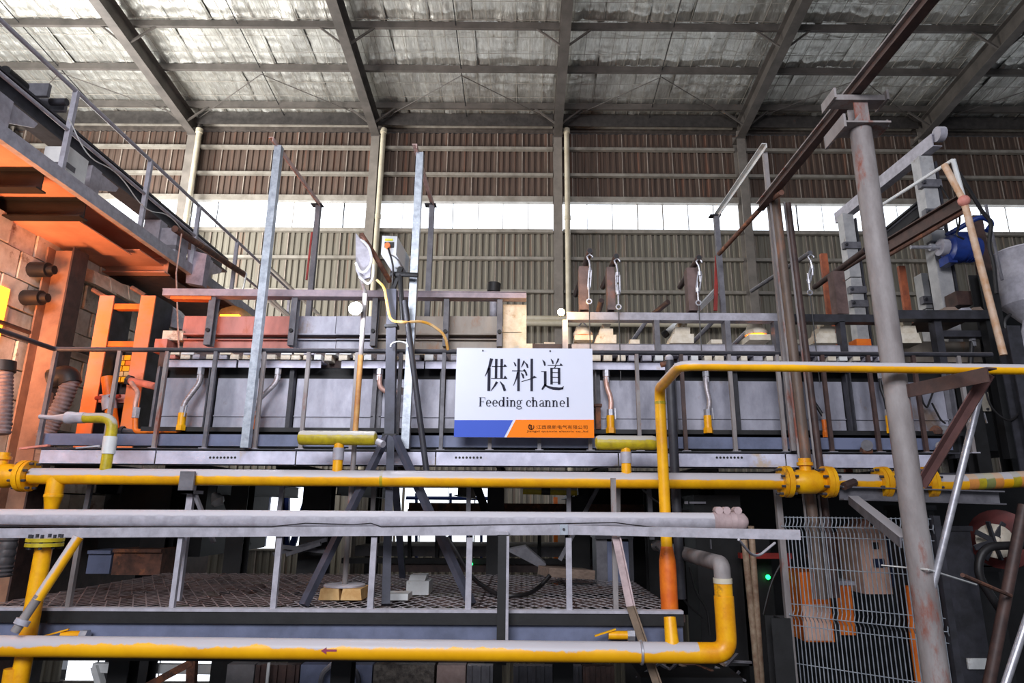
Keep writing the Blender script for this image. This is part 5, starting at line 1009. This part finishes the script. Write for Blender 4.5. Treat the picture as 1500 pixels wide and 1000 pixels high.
for px, sl in ((384, -10), (428, -26), (414, 0), (420, 0)): parts.append(('strut', M().bar(at(px, 800, 14.5), at(px-sl, 716, 14.5), .12, .1), bluem))
thing('blue_trestle', 'dark blue steel frame against the low window at left', 'frame', parts)
thing('yellow_header', 'short yellow and black pipe hanging under the deck right of centre', 'pipe', [('pipe', M().tube([at(766, 718, 8.8), at(845, 720, 8.8)], .05, 12), olive), ('black_band', M().tube([at(793, 718.7, 8.8), at(806, 719, 8.8)], .053, 12), black), ('hanger', M().tube([at(800, 716, 8.8), at(800, 690, 8.8)], .012, 6), dark)])
one('orange_marker', 'thin orange upright far back under the channel', 'post', M().bx(at(811, 765, 16).x, at(817, 765, 16).x, 16, 16.1, FLOOR, at(814, 728, 16).z), orangep)
for (a, b_, Y, mt, lab) in (((134, 705), (118, 790), 8.2, grey, 'slanting grey prop under the gas main at far left'), ((905, 704), (905, 788), 8.0, rustgrey, 'pale prop under the deck above the angle iron'), ((950, 706), (955, 790), 8.4, grey, 'grey prop under the deck left of the riser'), ((880, 706), (820, 820), 9.0, grey, 'thin slanting rod under the deck right of centre'), ((415, 704), (408, 760), 8.5, lgrey, 'pale hanger post under the deck left of the tripod'), ((687, 704), (686, 760), 8.5, lgrey, 'pale hanger post under the deck right of the tripod'), ((833, 705), (833, 760), 8.5, lgrey, 'pale hanger post under the deck right of the sign'), ((548, 704), (546, 760), 8.5, rustgrey, 'pale hanger post under the deck beside the tripod')):
    one('deck_prop', lab, 'prop', M().bar(at(*a, Y), at(*b_, Y), .055, .05), mt, 'props under the deck')
one('white_bulb_lamp', 'small white lamp head hanging under the deck at left', 'lamp', M().lathe(at(312, 722, 9), at(322, 738, 9), [(0, .02), (.05, .05), (.12, .09), (.17, .07), (.2, .02)], 14), white)
# dark plant at lower left; black blocks added at right for darkness
for (x0, y0, x1, y1, Y, d, mt, lab) in ((150, 692, 300, 815, 10.2, 2.5, black, 'black plant block under the furnace end at left'), (165, 806, 236, 842, 9.4, .5, rusty, 'rusty brown bin behind the walkway at left'), (128, 808, 162, 840, 9.4, .4, blueg, 'small blue grey box behind the walkway at left'), (850, 712, 1170, 900, 12.4, 1.5, black, 'black block added for darkness under the right half of the channel'), (1080, 698, 1580, 1080, 10.4, 1.2, black, 'black block added for darkness behind the mesh fence at lower right')):
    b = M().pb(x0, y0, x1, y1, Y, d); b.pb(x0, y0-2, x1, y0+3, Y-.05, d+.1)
    one('backdrop_block', lab, 'machine', b, mt)
one('notice_strip', 'small pale printed strip high on the dark cabinet under the riser', 'label', M().pb(1003, 734, 1008, 738, 8.15, .02).pb(1010, 734.5, 1034, 737.5, 8.15, .02), lgrey)
for i, (pts, lab) in enumerate((([(930, 705), (960, 735), (990, 745), (1010, 748)], 'thin black cable under the deck left of the dark cabinet'), ([(960, 800), (985, 830), (1000, 880), (1030, 905)], 'black cable hanging behind the riser'), ([(1010, 830), (1020, 870), (1036, 890), (1040, 930)], 'black cable behind the return bend'), ([(1150, 815), (1130, 850), (1118, 900)], 'thin grey cable beside the green light'))):
    one('hanging_cable', lab, 'cable', M().tube(bend([at(x_, y_, 7.6) for x_, y_ in pts], .2, 4), .012, 6), rubber)
# below the walkway: foundation pieces standing on the ground floor
YW = 8.0
low = [(332, 372, conc, 'mottled concrete pillar under the walkway left of centre', .5), (374, 438, brownst, 'brown ribbed panel under the walkway', .1), (440, 545, blueg, 'pale concrete slab with bent handles under the walkway', .3), (547, 636, mat('rubble', (120, 112, 104), (58, 52, 48), scale=14, bump=.9), 'rough rubble wall section under the walkway', .5), (640, 682, mat('pink_stone', (178, 156, 150), (150, 128, 122)), 'pinkish stone block under the walkway', .4), (684, 722, grey, 'grey ribbed panel under the walkway right of the stone', .1), (752, 852, dark, 'dark ribbed panel under the walkway right of the stanchion', .1), (854, 900, brownst, 'narrow brown panel under the walkway near the angle iron', .1)]
for a, b_, mt, lab, d in low:
    xa, xb = at(a, 985, YW).x, at(b_, 985, YW).x; bld = M().bx(xa, xb, YW, YW+d, FLOOR, at(600, 974, YW).z)
    if d < .2:
        n = max(2, int((xb-xa)/.09))
        for k in range(n): bld.bx(xa+(xb-xa)*(k+.2)/n, xa+(xb-xa)*(k+.6)/n, YW-.03, YW, FLOOR, at(600, 974, YW).z)
    one('foundation_piece', lab, 'wall piece', bld, mt)
h = [at(468, 1010, 7.9), at(472, 986, 7.9), at(488, 972, 7.9)]; h2 = [at(506, 970, 7.9), at(524, 986, 7.9), at(526, 1010, 7.9)]
one('bent_tube', 'left bent grey tube handle in front of the pale slab', 'tube', M().tube(bend(h, .06, 4), .03, 8), grey); one('bent_tube', 'right bent dark tube handle in front of the pale slab', 'tube', M().tube(bend(h2, .06, 4), .03, 8), dark)
one('fluorescent_tube', 'thin bright tube standing under the walkway left of the slab', 'tube', M().tube([at(394, 970, 7.9), at(390, 1010, 7.9)], .018, 8), white)
one('rust_truss', 'rusty slanting brace under the walkway at left', 'brace', M().bar(at(215, 1005, 8.4), at(284, 968, 8.4), .1, .08).bar(at(282, 966, 8.4), at(280, 1010, 8.4), .1, .08), rusty)
for a, b_, lab in (((140, 975), (150, 1010), 'left white frame upright under the walkway'), ((200, 968), (195, 1010), 'middle white frame upright under the walkway'), ((216, 966), (208, 1005), 'thin bright frame upright under the walkway')):
    one('white_upright', lab, 'post', M().bar(at(*a, 10), at(*b_, 10), .12, .08), white)
one('white_lintel', 'white horizontal frame bar under the walkway at left', 'bar', M().bar(at(138, 977, 10.05), at(330, 980, 10.05), .1, .12), white)
for k in range(26):
    px, py = random.uniform(950, 1075), random.uniform(965, 1000); a = random.uniform(-.9, .9); L_ = random.uniform(12, 30)
    one('scrap_stick', 'thin scrap stick in the tangled heap under the return bend', 'stick', M().bar(at(px-L_*math.cos(a), py+L_*math.sin(a), 7.2+random.uniform(-.3, .3)), at(px+L_*math.cos(a), py-L_*math.sin(a), 7.2+random.uniform(-.3, .3)), .03, .02), random.choice((grey, rusty, woodm, dark)), 'tangled scrap sticks')
one('scrap_bin', 'low dark bin holding the tangled scrap sticks', 'bin', M().pb(940, 992, 1090, 1060, 6.7, 1.0), black)

# ================================================================== extra fittings at the right end of the channel
for i, (x0, y0, x1, y1, lab) in enumerate(((1394, 572, 1412, 600, 'small pale panel behind the pipe arm brace'), (1428, 574, 1450, 602, 'pale plate right of the pipe arm brace'), (1396, 606, 1414, 632, 'mottled grey plate low behind the pipe arm brace'))):
    thing('cover_plate', lab, 'plate', [('plate', M().pb(x0, y0, x1, y1, 8.44, .06), (lgrey, refr, conc)[i]), ('bolt', M().tube([at(x0+3, y0+3, 8.43), at(x0+3, y0+3, 8.46)], .02, 6), dark), ('bolt', M().tube([at(x1-3, y1-3, 8.43), at(x1-3, y1-3, 8.46)], .02, 6), dark)], 'cover plates on the dark machine')
for i, (pts, mt, lab) in enumerate((([(1456, 560), (1470, 585), (1492, 600), (1510, 605)], white, 'upper of three thin white leads fanning out at the right edge'), ([(1455, 566), (1466, 595), (1485, 615), (1510, 622)], white, 'middle of three thin white leads fanning out at the right edge'), ([(1453, 572), (1462, 605), (1478, 628), (1505, 640)], white, 'lowest of three thin white leads fanning out at the right edge'), ([(1376, 540), (1383, 575), (1398, 590), (1402, 640)], rubber, 'black hose dropping behind the pipe arm'), ([(1425, 560), (1415, 590), (1420, 615), (1440, 632)], rubber, 'thick black hose curling behind the bright leaning tube'))):
    one('lead_wire', lab, 'cable', M().tube(bend([at(a, b, 7.86 if mt is rubber else 8.3) for a, b in pts], .2, 5), .012 if mt is white else .022, 6), mt)
for i, (px, py, lab) in enumerate(((1372, 622, 'left rusty lump of slag on the platform behind the pipe arm'), (1384, 624, 'middle rusty lump of slag on the platform behind the pipe arm'), (1394, 623, 'right rusty lump of slag on the platform behind the pipe arm'))):
    one('slag_lump', lab, 'slag', M().lathe(at(px, 636, 7.45), at(px, 636, 7.45)+V((0, 0, 1)), [(0, .06), (.04, .075), (.08, .05), (.1, .02)], 7), (rusty, conc, brownst)[i], 'slag lumps on the platform')
thing('junction_valve', 'small brass valve on the platform beam right of the round column', 'valve', [('body', M().tube([at(1262, 660, 7.18), at(1276, 660, 7.18)], .04, 10), rusty), ('wheel', M().tube([at(1270, 652, 7.14), at(1270, 652, 7.12)], .06, 12), grey), ('stem', M().tube([at(1270, 658, 7.16), at(1270, 652, 7.13)], .015, 8), grey)])
thing('junction_valve', 'small brown valve on the platform beam near the leaning tube', 'valve', [('body', M().tube([at(1372, 660, 7.18), at(1384, 660, 7.18)], .035, 10), rusty), ('wheel', M().tube([at(1378, 653, 7.14), at(1378, 653, 7.12)], .05, 12), rustgrey)])

sb_ = V((at(986, 640, 6.93).x, 6.93, at(986, 735, 6.93).z)); st_ = V((sb_.x, 6.93, at(980, 528, 6.93).z)); sb_.z = ZG
thing('standpipe', 'dark grey standpipe with a rounded head behind the yellow riser', 'pipe', [('pipe', M().tube([sb_, st_], m(6.8, 6.93), 16), dark), ('head', M().sph(st_+V((0, 0, .02)), m(6.6, 6.93)), lgrey), ('elbow', M().tube([st_-V((0, 0, .03)), at(968, 534, 6.93)], .03, 10), rusty)])
